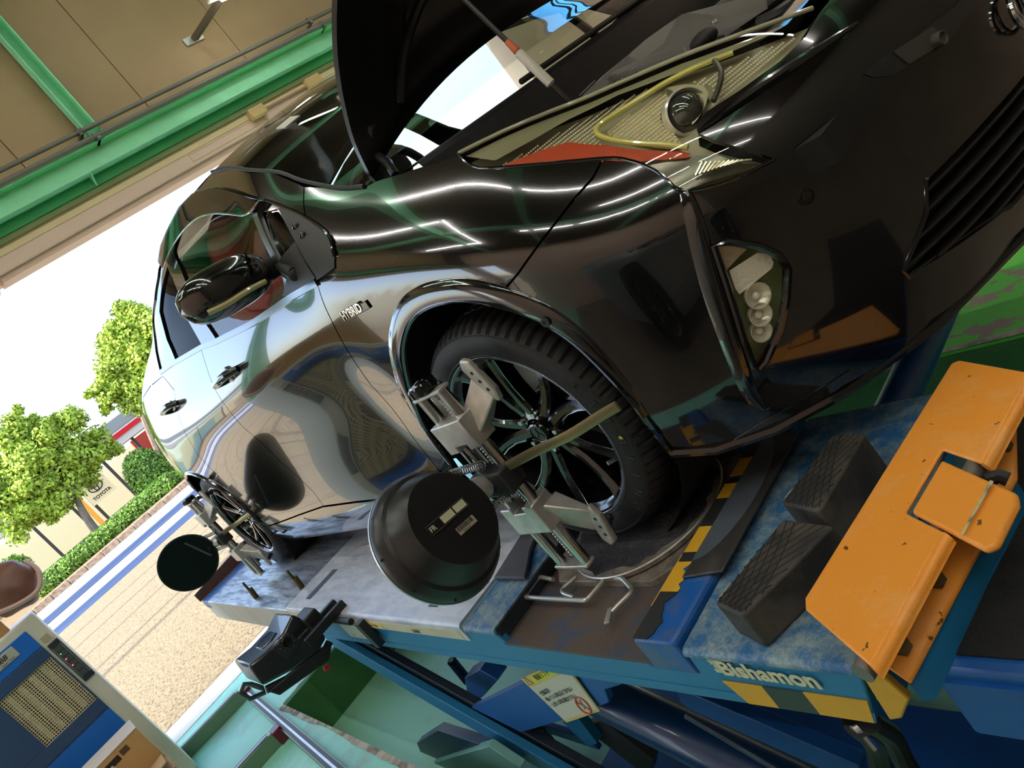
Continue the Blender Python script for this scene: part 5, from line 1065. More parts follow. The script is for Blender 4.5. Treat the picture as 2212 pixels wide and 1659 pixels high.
# ---- bumper cover: traced on the right half, mirrored about the nose
def mir(a): a = np.array(a); return np.stack([2*S0-a[:, 0], a[:, 1]], 1)
hl_bot = H((1303, 343), (1358, 346), (1412, 366), (1448, 395), (1474, 414), (1575, 391), (1672, 345), (1612, 326), (1539, 304), (1504, 288), (1500, 268), (1524, 239), (1593, 195), (1683, 130), (1737, 78), (1765, 30))
nose_top = np.array([[S0-.28, .705], [S0, .725]])
lowlip = np.concatenate([H((1450, 976)), np.array([(.43, .165), (.55, .150), (.70, .145), (.9, .145), (1.15, .14), (S0, .14)])])
arch_b = H((1068, 653), (1130, 672), (1190, 700), (1250, 742), (1310, 800), (1360, 855), (1405, 915), (1435, 955), (1450, 976))
gr = np.concatenate([H((1999, 392), (2001, 461), (1975, 530), (1950, 586), (1962, 598)), np.array([(1.15, .215), (S0, .205)])])
gtop = np.array([(S0, .40)]); gro = np.concatenate([gr, mir(gr[:-1])[::-1]])
gs0 = gr[0]; grille = np.concatenate([gr, mir(gr)[::-1][1:], ])
up_slit = np.concatenate([H((1864, 158), (1900, 120), (1990, 60)), np.array([(S0, .60), (S0, .565)]), H((2060, 70), (1985, 130), (1925, 165), (1880, 166))])
slit = np.concatenate([up_slit[:4], mir(up_slit[:3])[::-1], mir(up_slit[5:])[::-1][::-1][::-1] if 0 else mir(up_slit[5:][::-1]), up_slit[5:]])
fog = H((1541, 531), (1572, 522), (1640, 532), (1682, 552), (1702, 582), (1698, 650), (1685, 710), (1655, 780), (1640, 797), (1626, 790), (1608, 740), (1590, 680), (1568, 610))
half = np.concatenate([hl_bot, nose_top]); bo_ = np.concatenate([half, mir(half[:-1])[::-1], mir(bump_seam[1:-1]), mir(arch_b[:-1]), mir(lowlip[:-1]), lowlip[::-1], arch_b[::-1][1:], bump_seam[::-1][1:-1]])
bumper = panel('front_bumper', bo_, paint, car, holes=[fog, mir(fog), grille], grid=.018, gap=.002)
# arch lips
def lip(name, path, r, mat=paint): build(name, MB().tube(path, r, 8), mat, car)
af = np.concatenate([arch_b[::-1], arch_f]); ps = S(af[:, 0], af[:, 1]); lip('arch_lip', spl(ps, 3), .009)
ps = S(arch_r[:, 0], arch_r[:, 1]); lip('arch_lip', ps, .010)
# arch flare moulding band over the front arch
def band(name, path_sz, w, off_, mat):
    q = np.array(path_sz); d = np.gradient(q, axis=0); d /= np.linalg.norm(d, axis=1)[:, None]; n = np.stack([-d[:, 1], d[:, 0]], 1)
    c = np.array([0.0, .31]); n = np.where((n*(q-c)).sum(1)[:, None] > 0, n, -n); rows = []
    tp = np.clip(np.linspace(0, 1, len(q))[::-1]/.35, .02, 1)**.6*np.clip(np.linspace(0, 1, len(q))/.12, .3, 1)
    for t, o in ((0, off_), (.5, off_*1.1), (.9, off_*.6), (1.0, 0)): a = q+n*w*t*tp[:, None]; rows.append(S(a[:, 0], a[:, 1])+Sn(a[:, 0], a[:, 1])*o*tp[:, None])
    G = np.array(rows); return build(name, MB().grid(G).grid(G, True) if 0 else MB().grid(G), mat, car, ang=60)
fl_q = spl(np.concatenate([arch_f[::-1][1:], arch_b[1:7]]), 4)
band('arch_flare', fl_q, .044, .011, paint)
rv = S(*hit(1186, 688), .012); nrv = Sn(*hit(1186, 688)); build('flare_clip', MB().lathe([(0, .002), (.003, .002), (.004, .004), (.009, .004), (.010, 0)], rv, nrv, 16), mblack, car)
# corner fin (air curtain edge) from lamp to chin
fq = H((1481, 415), (1500, 470), (1523, 560), (1553, 660), (1588, 760), (1622, 850), (1650, 885)); fq = spl(fq, 5)
G = []; n_ = len(fq)
dq = np.gradient(fq, axis=0); dq /= np.linalg.norm(dq, axis=1)[:, None]; sq_ = np.stack([-dq[:, 1], dq[:, 0]], 1)
tp_ = np.sin(np.linspace(.25, PI-.1, n_))[:, None]**.5
for t, o in ((-1.0, -.002), (-.55, .005), (-.1, .009), (.35, .010), (.7, .003), (.95, -.010)):
    a = fq+sq_*t*.022*tp_; G.append(S(a[:, 0], a[:, 1])+Sn(a[:, 0], a[:, 1])*o*tp_)
build('bumper_corner_fin', MB().grid(np.array(G)), paint, car, ang=60)
# chin line and lower lip
ql = spl(H((1560, 968), (1640, 915), (1740, 860), (1835, 800)), 5); 
build('chin_lip', MB().tube(S(lowlip[:, 0], lowlip[:, 1])+np.array([0, 0, -.0]), .012, 8), gblack, car)
build('chin_seam', MB().tube(S(ql[:, 0], ql[:, 1], .0005), .0018, 6), chrome if 0 else gblack, car)
qr = spl(H((1508, 284), (1560, 246), (1625, 200), (1700, 150), (1780, 97), (1850, 50)), 5); build('bumper_ridge', MB().tube(S(qr[:, 0], qr[:, 1], .002), list(.009*np.sin(np.linspace(.25, PI-.25, len(qr)))), 10), paint, car)
# bumper sensor
q = hit(1741, 425); p = S(*q); n = Sn(*q); build('parking_sensor', MB().lathe([(0, .003), (.008, .0035), (.0085, .001), (.0105, .001), (.0115, .003), (.013, .003), (.0135, 0)], p, n, 24), gblack, car)
# grille insert with slats
gi = inset(grille, -.05); panel('grille_back', gi, M('grille_backing', (.012, .012, .012), .35), car, off_=-.04, thick=0, gap=0, grid=.03)
zlo, zhi = grille[:, 1].min(), grille[:, 1].max()
edge_l = grille[np.argmin(grille[:, 0])]
for k in range(6):
    z = zlo+.02+(zhi-zlo-.03)*k/5.3; s_in = [s for s in np.linspace(edge_l[0], 2*S0-edge_l[0], 60) if inpoly(np.array([[s, z]]), grille)[0]]
    if len(s_in) > 4:
        sa, sb = s_in[0]-.01, s_in[-1]+.01; ss = np.linspace(sa, sb, 40); A_ = S(ss, z+0*ss, -.004); B2 = S(ss, z-.022+0*ss, -.036)
        nA = A_+np.array([0, 0, .005]); build('grille_slat', MB().grid(np.array([B2, A_, nA, B2+np.array([0, 0, .026])])), M('slat_grey', (.02, .02, .019), .28) if 'slat_grey' not in bpy.data.materials else bpy.data.materials['slat_grey'], car, ang=20)
build('grille_surround', MB().tube(S(grille[:, 0], grille[:, 1], -.002), .006, 6, closed=True), gblack, car)
# upper slit and a grey plate with peg that copies a reflection
try:
    sl_ = np.array([hit(1864, 160), hit(1900, 128), hit(1985, 70), hit(2060, 15), (S0-.12, .56), (S0-.12, .53), hit(2050, 88), hit(1985, 128), hit(1925, 164), hit(1885, 168)])
    panel('upper_slit', sl_, mblack, car, off_=.0012, thick=0, gap=0, grid=.02)
    pl_ = H((1926, 114), (2010, 60), (2046, 90), (1960, 140)); panel('reflection_plate', pl_, M('reflection_plate_grey', lin((70, 68, 62)), .5), car, off_=.004, thick=.004, gap=0, grid=.02)
    q = hit(2016, 92); build('reflection_peg', MB().lathe([(0, .012), (.0075, .012), (.009, .016), (.0115, .016), (.0125, 0)], S(*q, .003), Sn(*q), 20), bpy.data.materials['reflection_plate_grey'], car)
    q = hit(2188, 22); build('front_emblem', MB().tube([S(q[0], q[1], .012)+np.array([0, .05*math.cos(t), .034*math.sin(t)]) for t in np.linspace(0, 2*PI, 25)[:-1]], .006, 8, closed=True).tube([S(q[0], q[1], .012)+np.array([0, .028*math.cos(t), .034*math.sin(t)]) for t in np.linspace(0, 2*PI, 25)[:-1]], .004, 8, closed=True), chrome, car)
except Exception as ex: print('slit', ex)
# ---- headlamp
hl = np.concatenate([H((989, 329), (1191, 238), (1322, 184), (1466, 122), (1611, 68), (1755, 14)), hl_bot[::-1][2:-1], hl_low[::-1][:-1]])
lampo = panel('headlamp', hl, clearg, car, off_=.001, thick=0, gap=.002, grid=.02)
def sub(name, poly, mat, off_, parent, **k):
    kk = dict(grid=.014, thick=0, gap=0); kk.update(k); return build(name, panel_mesh(poly, off_=off_, **kk), mat, parent, ang=60)
sub('lamp_housing', inset(hl, .002), M('lamp_housing_olive', lin((168, 164, 132)), .4, metal=.1, var=.1), -.036, lampo)
def dots(name, poly, mat, off_, pitch, rr, parent):
    lo, hi = poly.min(0), poly.max(0); g = np.stack(np.meshgrid(np.arange(lo[0], hi[0], pitch), np.arange(lo[1], hi[1], pitch), indexing='ij'), -1).reshape(-1, 2); g = g[inpoly(g, poly)]
    mb = MB(); p = S(g[:, 0], g[:, 1]); n = Sn(g[:, 0], g[:, 1]); p = p+n*off_
    a = S(g[:, 0]+1e-3, g[:, 1])-S(g[:, 0]-1e-3, g[:, 1]); a /= np.linalg.norm(a, axis=1)[:, None]; b = np.cross(n, a)
    for i in range(len(g)):
        mb.add([p[i]-a[i]*rr, p[i]-b[i]*rr, p[i]+a[i]*rr, p[i]+b[i]*rr, p[i]+n[i]*rr*.8], [(0, 1, 4), (1, 2, 4), (2, 3, 4), (3, 0, 4)], False)
    return tag(build(name, mb, mat, parent), kind='stuff')
wire = M('reflector_texture', lin((250, 244, 222)), .35, metal=.05)
low = H((1296, 262), (1330, 232), (1425, 168), (1432, 190), (1424, 225), (1440, 260), (1466, 290), (1448, 300), (1400, 295), (1340, 282))
sub('lamp_upper_shelf', H((1000, 331), (1191, 243), (1322, 189), (1466, 128), (1611, 75), (1700, 40), (1640, 74), (1560, 108), (1440, 154), (1330, 196), (1225, 248), (1150, 292), (1064, 340)), M('shelf_olive', lin((150, 148, 120)), .25, coat=.6), -.010, lampo)
sub('reflector_bowl', low, M('reflector_gold', lin((206, 196, 156)), .35, metal=.1), -.030, lampo); dots('reflector_pattern', low, wire, -.029, .0058, .0027, lampo)
back = H((1062, 340), (1150, 290), (1225, 244), (1330, 190), (1420, 150), (1425, 160), (1340, 206), (1285, 240), (1276, 272), (1292, 290), (1225, 284), (1180, 296), (1080, 336), (1066, 348)); dots('reflector_pattern', back, wire, -.028, .0060, .0028, lampo)
frt = H((1480, 152), (1560, 120), (1640, 78), (1722, 48), (1700, 75), (1600, 150), (1540, 205), (1530, 215), (1538, 180), (1530, 158)); dots('reflector_pattern', frt, wire, -.028, .0060, .0028, lampo)
sub('turn_reflector', H((1080, 340), (1180, 300), (1222, 288), (1300, 296), (1380, 308), (1460, 312), (1486, 318), (1480, 328), (1400, 332), (1300, 338), (1180, 343), (1085, 344)), amber, -.020, lampo)
sub('inner_bezel', H((1424, 168), (1470, 160), (1512, 162), (1524, 180), (1518, 205), (1500, 238), (1488, 252), (1480, 215), (1455, 180)), M('bezel_pale', lin((206, 204, 170)), .35, metal=.4), -.022, lampo)
q = hit(1462, 216); pc = S(*q); nc = np.array([.86, -.46, .12]); nc /= np.linalg.norm(nc); pc = pc-Sn(*q)*.04
build('projector_ring', MB().lathe([(.034, .0), (.0415, .004), (.042, .022), (.039, .026), (.036, .020), (.035, .0)], pc, nc, 40), lampref, lampo)
build('projector_lens', MB().lathe([(.036, .010), (.034, .020), (.029, .030), (.019, .038), (.009, .042), (0, .043)], pc, nc, 36), lensg, lampo)
build('projector_barrel', MB().lathe([(.036, -.03), (.037, .012)], pc, nc, 36), lampref_dk, lampo)
for lg in (((1296, 250), (1283, 262), (1285, 276), (1310, 288), (1370, 298), (1430, 302), (1482, 308)), ((1296, 250), (1330, 228), (1390, 190), (1440, 160), (1500, 130), (1580, 98))):
    q = spl(H(*lg), 6); build('light_guide', MB().tube(S(q[:, 0], q[:, 1])+Sn(q[:, 0], q[:, 1])*-.014, .0048, 8), lightguide, lampo)
q = spl(H((1552, 125), (1566, 150), (1562, 180), (1548, 215)), 6); build('bezel_rib', MB().tube(S(q[:, 0], q[:, 1], -.016), .005, 8), lampref_dk, lampo)
fang = H((1352, 345), (1420, 335), (1500, 320), (1545, 320), (1610, 345), (1652, 347), (1600, 368), (1530, 385), (1478, 402), (1452, 388), (1415, 362)); sub('marker_reflector', fang, M('marker_chrome', lin((110, 108, 98)), .2, metal=.7), -.024, lampo)
fm = MB(); rgx = H((1500, 372), (1560, 352), (1610, 352), (1590, 368), (1520, 388))
for k in range(12):
    a = H((1505+k*9, 380-k*3), (1520+k*10, 350-k*.5)); P2 = S(a[:, 0], a[:, 1], -.012); fm.tube(P2, .0022, 5)
build('marker_flutes', fm, M('flute_bright', lin((236, 230, 206)), .2, metal=.8), lampo)
top_edge = spl(H((992, 330), (1191, 240), (1322, 186), (1466, 124), (1611, 70), (1755, 18)), 4); build('lamp_top_seal', MB().tube(S(top_edge[:, 0], top_edge[:, 1], .001), .004, 8), M('clear_edge', lin((170, 168, 140)), .15, coat=1.0), lampo)
lo_edge = spl(np.concatenate([hl_low, hl_bot[1:7]]), 4); build('lamp_lower_seal', MB().tube(S(lo_edge[:, 0], lo_edge[:, 1], .0005), .003, 8), gblack, lampo)
# left headlamp is hidden behind the nose but belongs to the car
build('headlamp', panel_mesh(mir(hl)[::-1], thick=0, gap=.002, grid=.03, off_=.001), clearg, car); build('lamp_backing', panel_mesh(mir(hl)[::-1], thick=0, gap=.0, grid=.03, off_=-.04), lampref_dk, car)
# ---- fog / daytime lamp
fogl = panel('fog_lamp', fog, clearg, car, off_=-.004, thick=0, gap=0, grid=.018)
sub('fog_housing', inset(fog, -.004), M('fog_bezel_olive', lin((150, 168, 110)), .3, metal=.3), -.040, fogl)
build('fog_surround', MB().tube(S(fog[:, 0], fog[:, 1], .001), .007, 8, closed=True), gblack, fogl)
sub('fog_upper_fluted', H((1545, 535), (1575, 527), (1625, 537), (1600, 560), (1572, 590), (1560, 570)), M('fog_flutes', lin((206, 196, 176)), .3, metal=.4, bump=.5, bscale=60), -.018, fogl)
sub('fog_main_reflector', H((1578, 588), (1640, 548), (1668, 552), (1676, 570), (1672, 582), (1600, 640), (1590, 626)), M('fog_mirror', lin((244, 244, 240)), .25, metal=.2, bump=.35, bscale=90), -.012, fogl)
for c, r in (((1636, 645), .021), ((1641, 686), .019), ((1642, 722), .018)):
    q = hit(*c); p = S(*q)-Sn(*q)*.022; n = np.array([.82, -.55, -.02]); n /= np.linalg.norm(n)
    build('led_reflector', MB().lathe([(.0, .0), (.008, .001), (r*.8, .007), (r, .014), (r*1.08, .014), (r*1.0, .002)], p, n, 24), lampref, fogl); build('led_lens', MB().ball(p+n*.004, .007, 12, 8), MATS['fog_mirror'], fogl)
sub('fog_lamp', mir(fog)[::-1], clearg, -.004, car); sub('fog_backing', mir(fog)[::-1], lampref_dk, -.03, car)
# ---- mirror
mp = P(489, 622, x=-.52); mx = np.array([-.52, mp[1], mp[2]])
mm = MB(); nu, nv = 36, 22; vs = []
for j in range(nv+1):
    v = -1+2*j/nv       # along y, outwards = -1
    w = (1-abs(v)**3.2)**.5 if abs(v) < 1 else 0
    for i in range(nu):
        a = 2*PI*i/nu; ca, sa = math.cos(a), math.sin(a); ex = .8
        x = .062*np.sign(ca)*abs(ca)**ex*w*(1.0 if ca > 0 else .55); z = .066*np.sign(sa)*abs(sa)**.75*w
        z += -.012*v*1.0; x += -.03*(v < 0)*v*v
        vs.append(mx+np.array([x, .128*v, z]))
mm.add(vs, [(j*nu+i, j*nu+(i+1) % nu, (j+1)*nu+(i+1) % nu, (j+1)*nu+i) for j in range(nv) for i in range(nu)])
mir_o = build('door_mirror', mm, paint, car, ang=70)
sg_ = [mx+np.array([.052, -.10, -.030]), mx+np.array([.062, -.05, -.040]), mx+np.array([.064, .02, -.044]), mx+np.array([.05, .07, -.048])]
build('mirror_turn_signal', MB().tube(spl(sg_, 5), .0075, 8), M('amber_clear_strip', lin((190, 180, 130)), .15, coat=1), mir_o)
qa = S(*hit(640, 590)); build('mirror_arm', MB().tube([mx+np.array([.01, .10, -.02]), mx+np.array([.03, .15, -.035]), qa+np.array([0, -.005, 0]), qa+np.array([0, .02, 0])], [.034, .024, .018, .016], 14), mblack, mir_o)
panel('mirror_foot', H((606, 560), (640, 522), (684, 600), (632, 636), (612, 640), (622, 600)), mblack, car, off_=.004, gap=0, grid=.02)
# ---- windscreen, roof, cowl
def wedge(n=24):
    q = spl(ws_edge, 4); return S(q[:, 0], q[:, 1])
we = wedge(); m_ = len(we); rows = []
for i, p in enumerate(we):
    t = i/(m_-1); l = p*np.array([1, -1, 1]); v = np.linspace(0, 1, 25); bx_, bz_ = .07+.09*t, .055-.035*t
    rows.append(np.stack([p[0]+bx_*4*v*(1-v), p[1]+(l[1]-p[1])*v, p[2]+bz_*4*v*(1-v)], -1))
for p, (ex_, bx_, bz_) in ((we[-1]+np.array([.035, .018, -.016]), (0, .13, .010)), (we[-1]+np.array([.065, .035, -.034]), (0, .10, -.012))):
    v = np.linspace(0, 1, 25); rows.append(np.stack([p[0]+bx_*4*v*(1-v), p[1]*(1-2*v), p[2]+bz_*4*v*(1-v)], -1))
WS = np.array(rows); build('windscreen', MB().grid(WS, True), windg, car, ang=70)
build('windscreen_seal', MB().tube(we+np.array([0, -.002, .001]), .005, 8), mblack, car)
rl = spl(roofline, 6); rs = S(rl[:, 0], rl[:, 1]); RG = []
for i, p in enumerate(rs):
    v = np.linspace(0, 1, 25); t = i/(len(rs)-1); bxx = .07*(1-min(1, t*5)); RG.append(np.stack([p[0]+bxx*4*v*(1-v), p[1]*(1-2*v), p[2]+.055*4*v*(1-v)], -1))
build('roof', MB().grid(np.array(RG), True), paint, car, ang=70)
build('rear_hatch', MB().grid(np.array([np.stack([p[0]+0*v, p[1]*(1-2*v), p[2]+0*v], -1) for p in [S(-3.5, z) for z in (1.08, .95, .8, .6, .4, .3)] for v in [np.linspace(0, 1, 9)]])), paint, car)
cw_ = WS[-1]; fwd = np.array([.085, 0, -.008]); build('cowl_panel', MB().grid(np.array([cw_+np.array([-.005, 0, .0]), cw_+fwd*.5+np.array([0, 0, .004]), cw_+fwd, cw_+fwd+np.array([.012, 0, -.012]), cw_+fwd+np.array([.012, 0, -.3])])), mblack, car)
build('wiper_arm', MB().tube([cw_[6]+np.array([.05, 0, .01]), cw_[12]+np.array([.03, 0, .012]), cw_[19]+np.array([.02, 0, .014])], .007, 8), mblack, car)
# left body side, mirrored
for nm, pg in (('front_fender', fender), ('front_door', fd), ('rear_door', rd), ('rear_quarter', qp), ('sill_skirt', sill), ('roof_side_rail', rail)): build(nm, panel_mesh(pg, grid=.05, flip_y=True), paint, car)
build('window_frame', panel_mesh(frame, holes=[qg, fg, rg], off_=-.006, grid=.05, flip_y=True), gblack, car)
# ---- bonnet, raised
hc = [(-.062, .982), (-.030, 1.066), (.020, 1.135), (.073, 1.192), (.125, 1.236), (.182, 1.276), (.30, 1.345), (.45, 1.415), (.60, 1.47), (.74, 1.51)]
hc = spl(hc, 4); HG = []; HI = []
for i, (x, z) in enumerate(hc):
    t = i/(len(hc)-1); yw = .705-.10*t**1.5-.18*max(0, t-.75)/.25; v = np.linspace(-1, 1, 31); b = .055+.03*t
    av = abs(v); lift_ = (.112*(1-av**2.6)*(1-t)**3+(.05*(1-av*av))*(1-(1-t)**3))
    base = np.stack([x+(.055*(1-v*v))*(1-t)-.03*t*(1-v*v), yw*v, z+lift_], -1); HG.append(base)
HG = np.array(HG)
nrm = np.cross(np.gradient(HG, axis=0), np.gradient(HG, axis=1)); nrm /= np.linalg.norm(nrm, axis=2)[..., None]
if nrm[5, 15, 2] > 0: nrm = -nrm     # towards the underside
bon = build('bonnet', MB().grid(HG, False), paint, car, ang=60, solid=0)
# underside: hem, inner frame with ribs and recesses
u_ = np.linspace(0, 1, HG.shape[0])[:, None]; v_ = np.linspace(-1, 1, 31)[None]; e_ = np.minimum(np.minimum(1-abs(v_), 1.0), 1)
dep = .012+.030*np.clip((1-abs(v_)-.03)/.06, 0, 1)*np.clip((u_-.02)/.04, 0, 1)-.022*np.clip((.72-abs(v_))/.08, 0, 1)*np.clip((u_-.22)/.06, 0, 1)
build('bonnet_inner_frame', MB().grid(HG+nrm*dep[..., None], False).grid(np.array([HG[:, 0], HG[:, 0]+nrm[:, 0]*.012])).grid(np.array([HG[0], HG[0]+nrm[0]*.012])), M('bonnet_inner_black', (.008, .008, .008), .28, coat=.25), bon, ang=40)
for sy in (1,):
    rbp = [HG[i, j]+nrm[i, j]*.045 for i, j in ((3, 3), (8, 4), (13, 6), (20, 9))]; build('stiffening_rib', MB().tube(spl(rbp, 4), .012, 8), MATS['bonnet_inner_black'], bon)
build('hinge_arm', MB().tube([HG[4, 1]+nrm[4, 1]*.03, P(808, 330, y=-.66), P(838, 352, y=-.68), P(853, 376, y=-.69)], [.012, .012, .011, .010], 8), M('hinge_black', (.02, .02, .022), .25, coat=.6), bon)
build('striker_loop', MB().tube([HG[14, 5]+nrm[14, 5]*.03, HG[15, 6]+nrm[15, 6]*.06, HG[16, 6]+nrm[16, 6]*.03], .008, 6), gblack, bon)
rod0, rod1 = P(1228, 218, y=-.5), P(995, -8, y=-.5); dr = (rod1-rod0)/np.linalg.norm(rod1-rod0)
build('bonnet_prop', MB().tube([rod0-dr*.05, rod1+dr*.12], .0055, 10), M('prop_rod_dark', (.05, .05, .05), .3, metal=.8), car)
build('prop_grip', MB().lathe([(.0055, 0), (.010, .004), (.010, .09), (.0075, .094), (.0055, .095)], rod0+dr*.045, dr, 14), whitepl, car); build('prop_grip_end', MB().lathe([(.0055, 0), (.0085, .002), (.0065, .028), (.0055, .03)], rod0+dr*.14, dr, 12), orpl, car)
# ---- engine bay
eb = MB(); he = np.concatenate([ws_edge[5:], hood_edge]); hp = S(he[:, 0], he[:, 1])
top2 = spl(np.concatenate([hood_edge, H((1191, 236), (1322, 182), (1466, 120), (1611, 66))]), 4); tp3 = S(top2[:, 0], top2[:, 1])
build('fender_apron', MB().grid(np.array([tp3+np.array([0, .006, -.004]), tp3+np.array([-.01, .035, -.012]), tp3+np.array([-.02, .05, -.06]), tp3*np.array([1, 1, 0])+np.array([-.03, .07, .60])])), mblack, car)
tl = tp3*np.array([1, -1, 1]); build('fender_apron', MB().grid(np.array([tl+np.array([0, .03, .0]), tl+np.array([0, -.02, .0]), tl+np.array([-.02, -.06, -.05]), tl*np.array([1, 1, 0])+np.array([-.03, -.07, .60])])), mblack, car)
build('bay_floor', MB().box((-.1, -.62, .50), (.80, .62, .55)), dblack, car); build('firewall', MB().box((-.12, -.66, .5), (-.05, .66, .93)), dblack, car)
rsup = [P(1249, 214, y=-.53), P(1300, 165, y=-.50), P(1394, 83, y=-.42), P(1473, 29, y=-.36), P(1611, -6, y=-.26), P(1655, -14, y=-.26), P(1564, 46, y=-.30), P(1550, 55, y=-.31), P(1564, 64, y=-.31), P(1500, 105, y=-.38), P(1482, 112, y=-.39), P(1474, 100, y=-.385), P(1420, 146, y=-.44)]
rsm = MB().prism(rsup, (-.01, 0, -.025)); rad = build('radiator_cover', rsm, greyplastic, car, bevel=.002)
rb = MB()
for k in range(16):
    f = k/15; a = rsup[0]*(1-f)+rsup[12]*f; b = rsup[1]*(1-f*.9)+rsup[10]*f*.9; rb.tube([a*.92+b*.08+np.array([.001, 0, .003]), a*.25+b*.75+np.array([.001, 0, .003])], .0012, 5)
build('cover_ribs', rb, M('rib_grey', lin((120, 118, 114)), .5), rad)
bs = P(1520, 86, y=-.40); build('rubber_bump_stop', MB().ball(bs, (.028, .03, .016), 16, 10), rubber, car)
build('lock_spring', MB().tube([bs+np.array([.01, .035, .012])+np.array([.003*math.cos(t), .006*t/6, .003*math.sin(t)]) for t in np.linspace(0, 18, 60)], .0012, 5), alu, car)
for i, (c, r) in enumerate((((.30, -.1, .70), (.2, .2, .1)), ((.45, .25, .68), (.15, .2, .09)), ((.15, -.45, .74), (.09, .09, .08)))): build('engine_cover', MB().box(np.array(c)-r, np.array(c)+r), mblack, car, bevel=.03)
build('wiring_loom', MB().tube(spl([P(1640, 50, y=-.30), P(1680, 30, y=-.30), P(1710, 10, y=-.26), P(1760, -20, y=-.2)], 5), .012, 8).tube(spl([P(1600, 60, y=-.28), P(1650, 20, y=-.25), P(1690, -10, y=-.2)], 5), .009, 8), mblack, car)
build('nose_panel', MB().grid(np.array([S(np.linspace(1.0, 2*S0-1.0, 21), .695+.03*np.sin(np.linspace(0, PI, 21)), -.01)+np.array([a, 0, b]) for a, b in ((0, .004), (-.05, .008), (-.12, -.0), (-.14, -.06))])), gblack, car)
# ---- underbody and wheel wells
build('underbody', MB().box((-3.3, -.56, .16), (.62, .56, .34)), dblack, car)
for cx in (0., -2.70):
    for sgn in (-1, 1):
        w = MB(); w.lathe([(.372, .84), (.372, .54), (.0, .54)], (cx, 0, .325), (0, sgn, 0), 40); w.v = [v for v in w.v]; build('wheel_well', w, dblack, car)
for a, b in (((-.42, -.80, .17), (-.36, -.3, .6)), ): pass
# inner shell behind the panel gaps
gap_poly = np.concatenate([[[-2.30, .25], [-2.33, .36], [-2.24, .72], [-2.02, .98]], belt[::-1]+[0, -.03], [[fseam[0][0]+.1, fseam[0][1]-.03]], [[-.41, .70], [-.42, .45], [-.40, .25]]])
panel('inner_shell', gap_poly, dblack, car, off_=-.02, thick=0, gap=0, grid=.05)
panel('inner_shell', np.concatenate([hood_edge[1:3]-[0, .03], [bump_seam[0]-[0, .02]], [bump_seam[-1]+[.03, .06]], [arch_f[3]+[0, .05]], [fseam[2]]]), dblack, car, off_=-.02, thick=0, gap=0, grid=.05)
# ---- cabin
build('cabin_floor', MB().box((-3.2, -.70, .34), (-.1, .70, .38)), dblack, car); build('dashboard', MB().box((-.42, -.68, .70), (-.02, .68, .93)), mblack, car, bevel=.06)
def seat(name, x, y, mat):
    s = MB(); s.box((x-.25, y-.24, .42), (x+.27, y+.24, .60)); b = MB(); b.hexa([(x-.30, y-.23, .55), (x-.16, y-.23, .55), (x-.16, y+.23, .55), (x-.30, y+.23, .55)], [(x-.47, y-.18, 1.06), (x-.37, y-.18, 1.06), (x-.37, y+.18, 1.06), (x-.47, y+.18, 1.06)]); b.box((x-.50, y-.12, 1.08), (x-.39, y+.12, 1.26))
    o = build(name, s, mat, car, bevel=.05); build('seat_back', b, mat, o, bevel=.05); return o
seat('front_seat', -.98, -.36, seatblk); seat('front_seat', -.98, .36, seatblk)
rcv = MB(); rcv.ball(P(520, 540, y=-.45), (.14, .13, .15), 20, 12); rcv.v = [(x+.02*math.sin(25*z+9*y), y+.015*math.sin(30*x), z+.02*math.sin(22*y+11*x)) for x, y, z in rcv.v]; build('red_seat_cover', rcv, redcloth, car)['label'] = 'crumpled red cloth cover over the front seat'
rcv2 = MB(); rcv2.ball(P(575, 660, y=-.55), (.15, .12, .15), 20, 12); rcv2.v = [(x+.02*math.sin(25*z+9*y), y+.015*math.sin(30*x), z+.02*math.sin(22*y+11*x)) for x, y, z in rcv2.v]; build('red_seat_cover', rcv2, redcloth, car)
build('rear_seat', MB().box((-2.1, -.6, .4), (-1.75, .6, .62)).hexa([(-2.2, -.6, .6), (-2.05, -.6, .6), (-2.05, .6, .6), (-2.2, .6, .6)], [(-2.42, -.58, 1.12), (-2.28, -.58, 1.12), (-2.28, .58, 1.12), (-2.42, .58, 1.12)]), seatblk, car, bevel=.05)
build('steering_wheel', MB().tube([np.array([-.52, -.36, .92])+.18*(math.cos(t)*np.array([0, 1, 0])+math.sin(t)*np.array([.35, 0, .94])) for t in np.linspace(0, 2*PI, 33)[:-1]], .014, 8, closed=True), mblack, car)
build('windscreen_sticker', MB().prism([WS[4, 3], WS[4, 4], WS[5, 4], WS[5, 3]], (.002, 0, .002)), label_w, car)
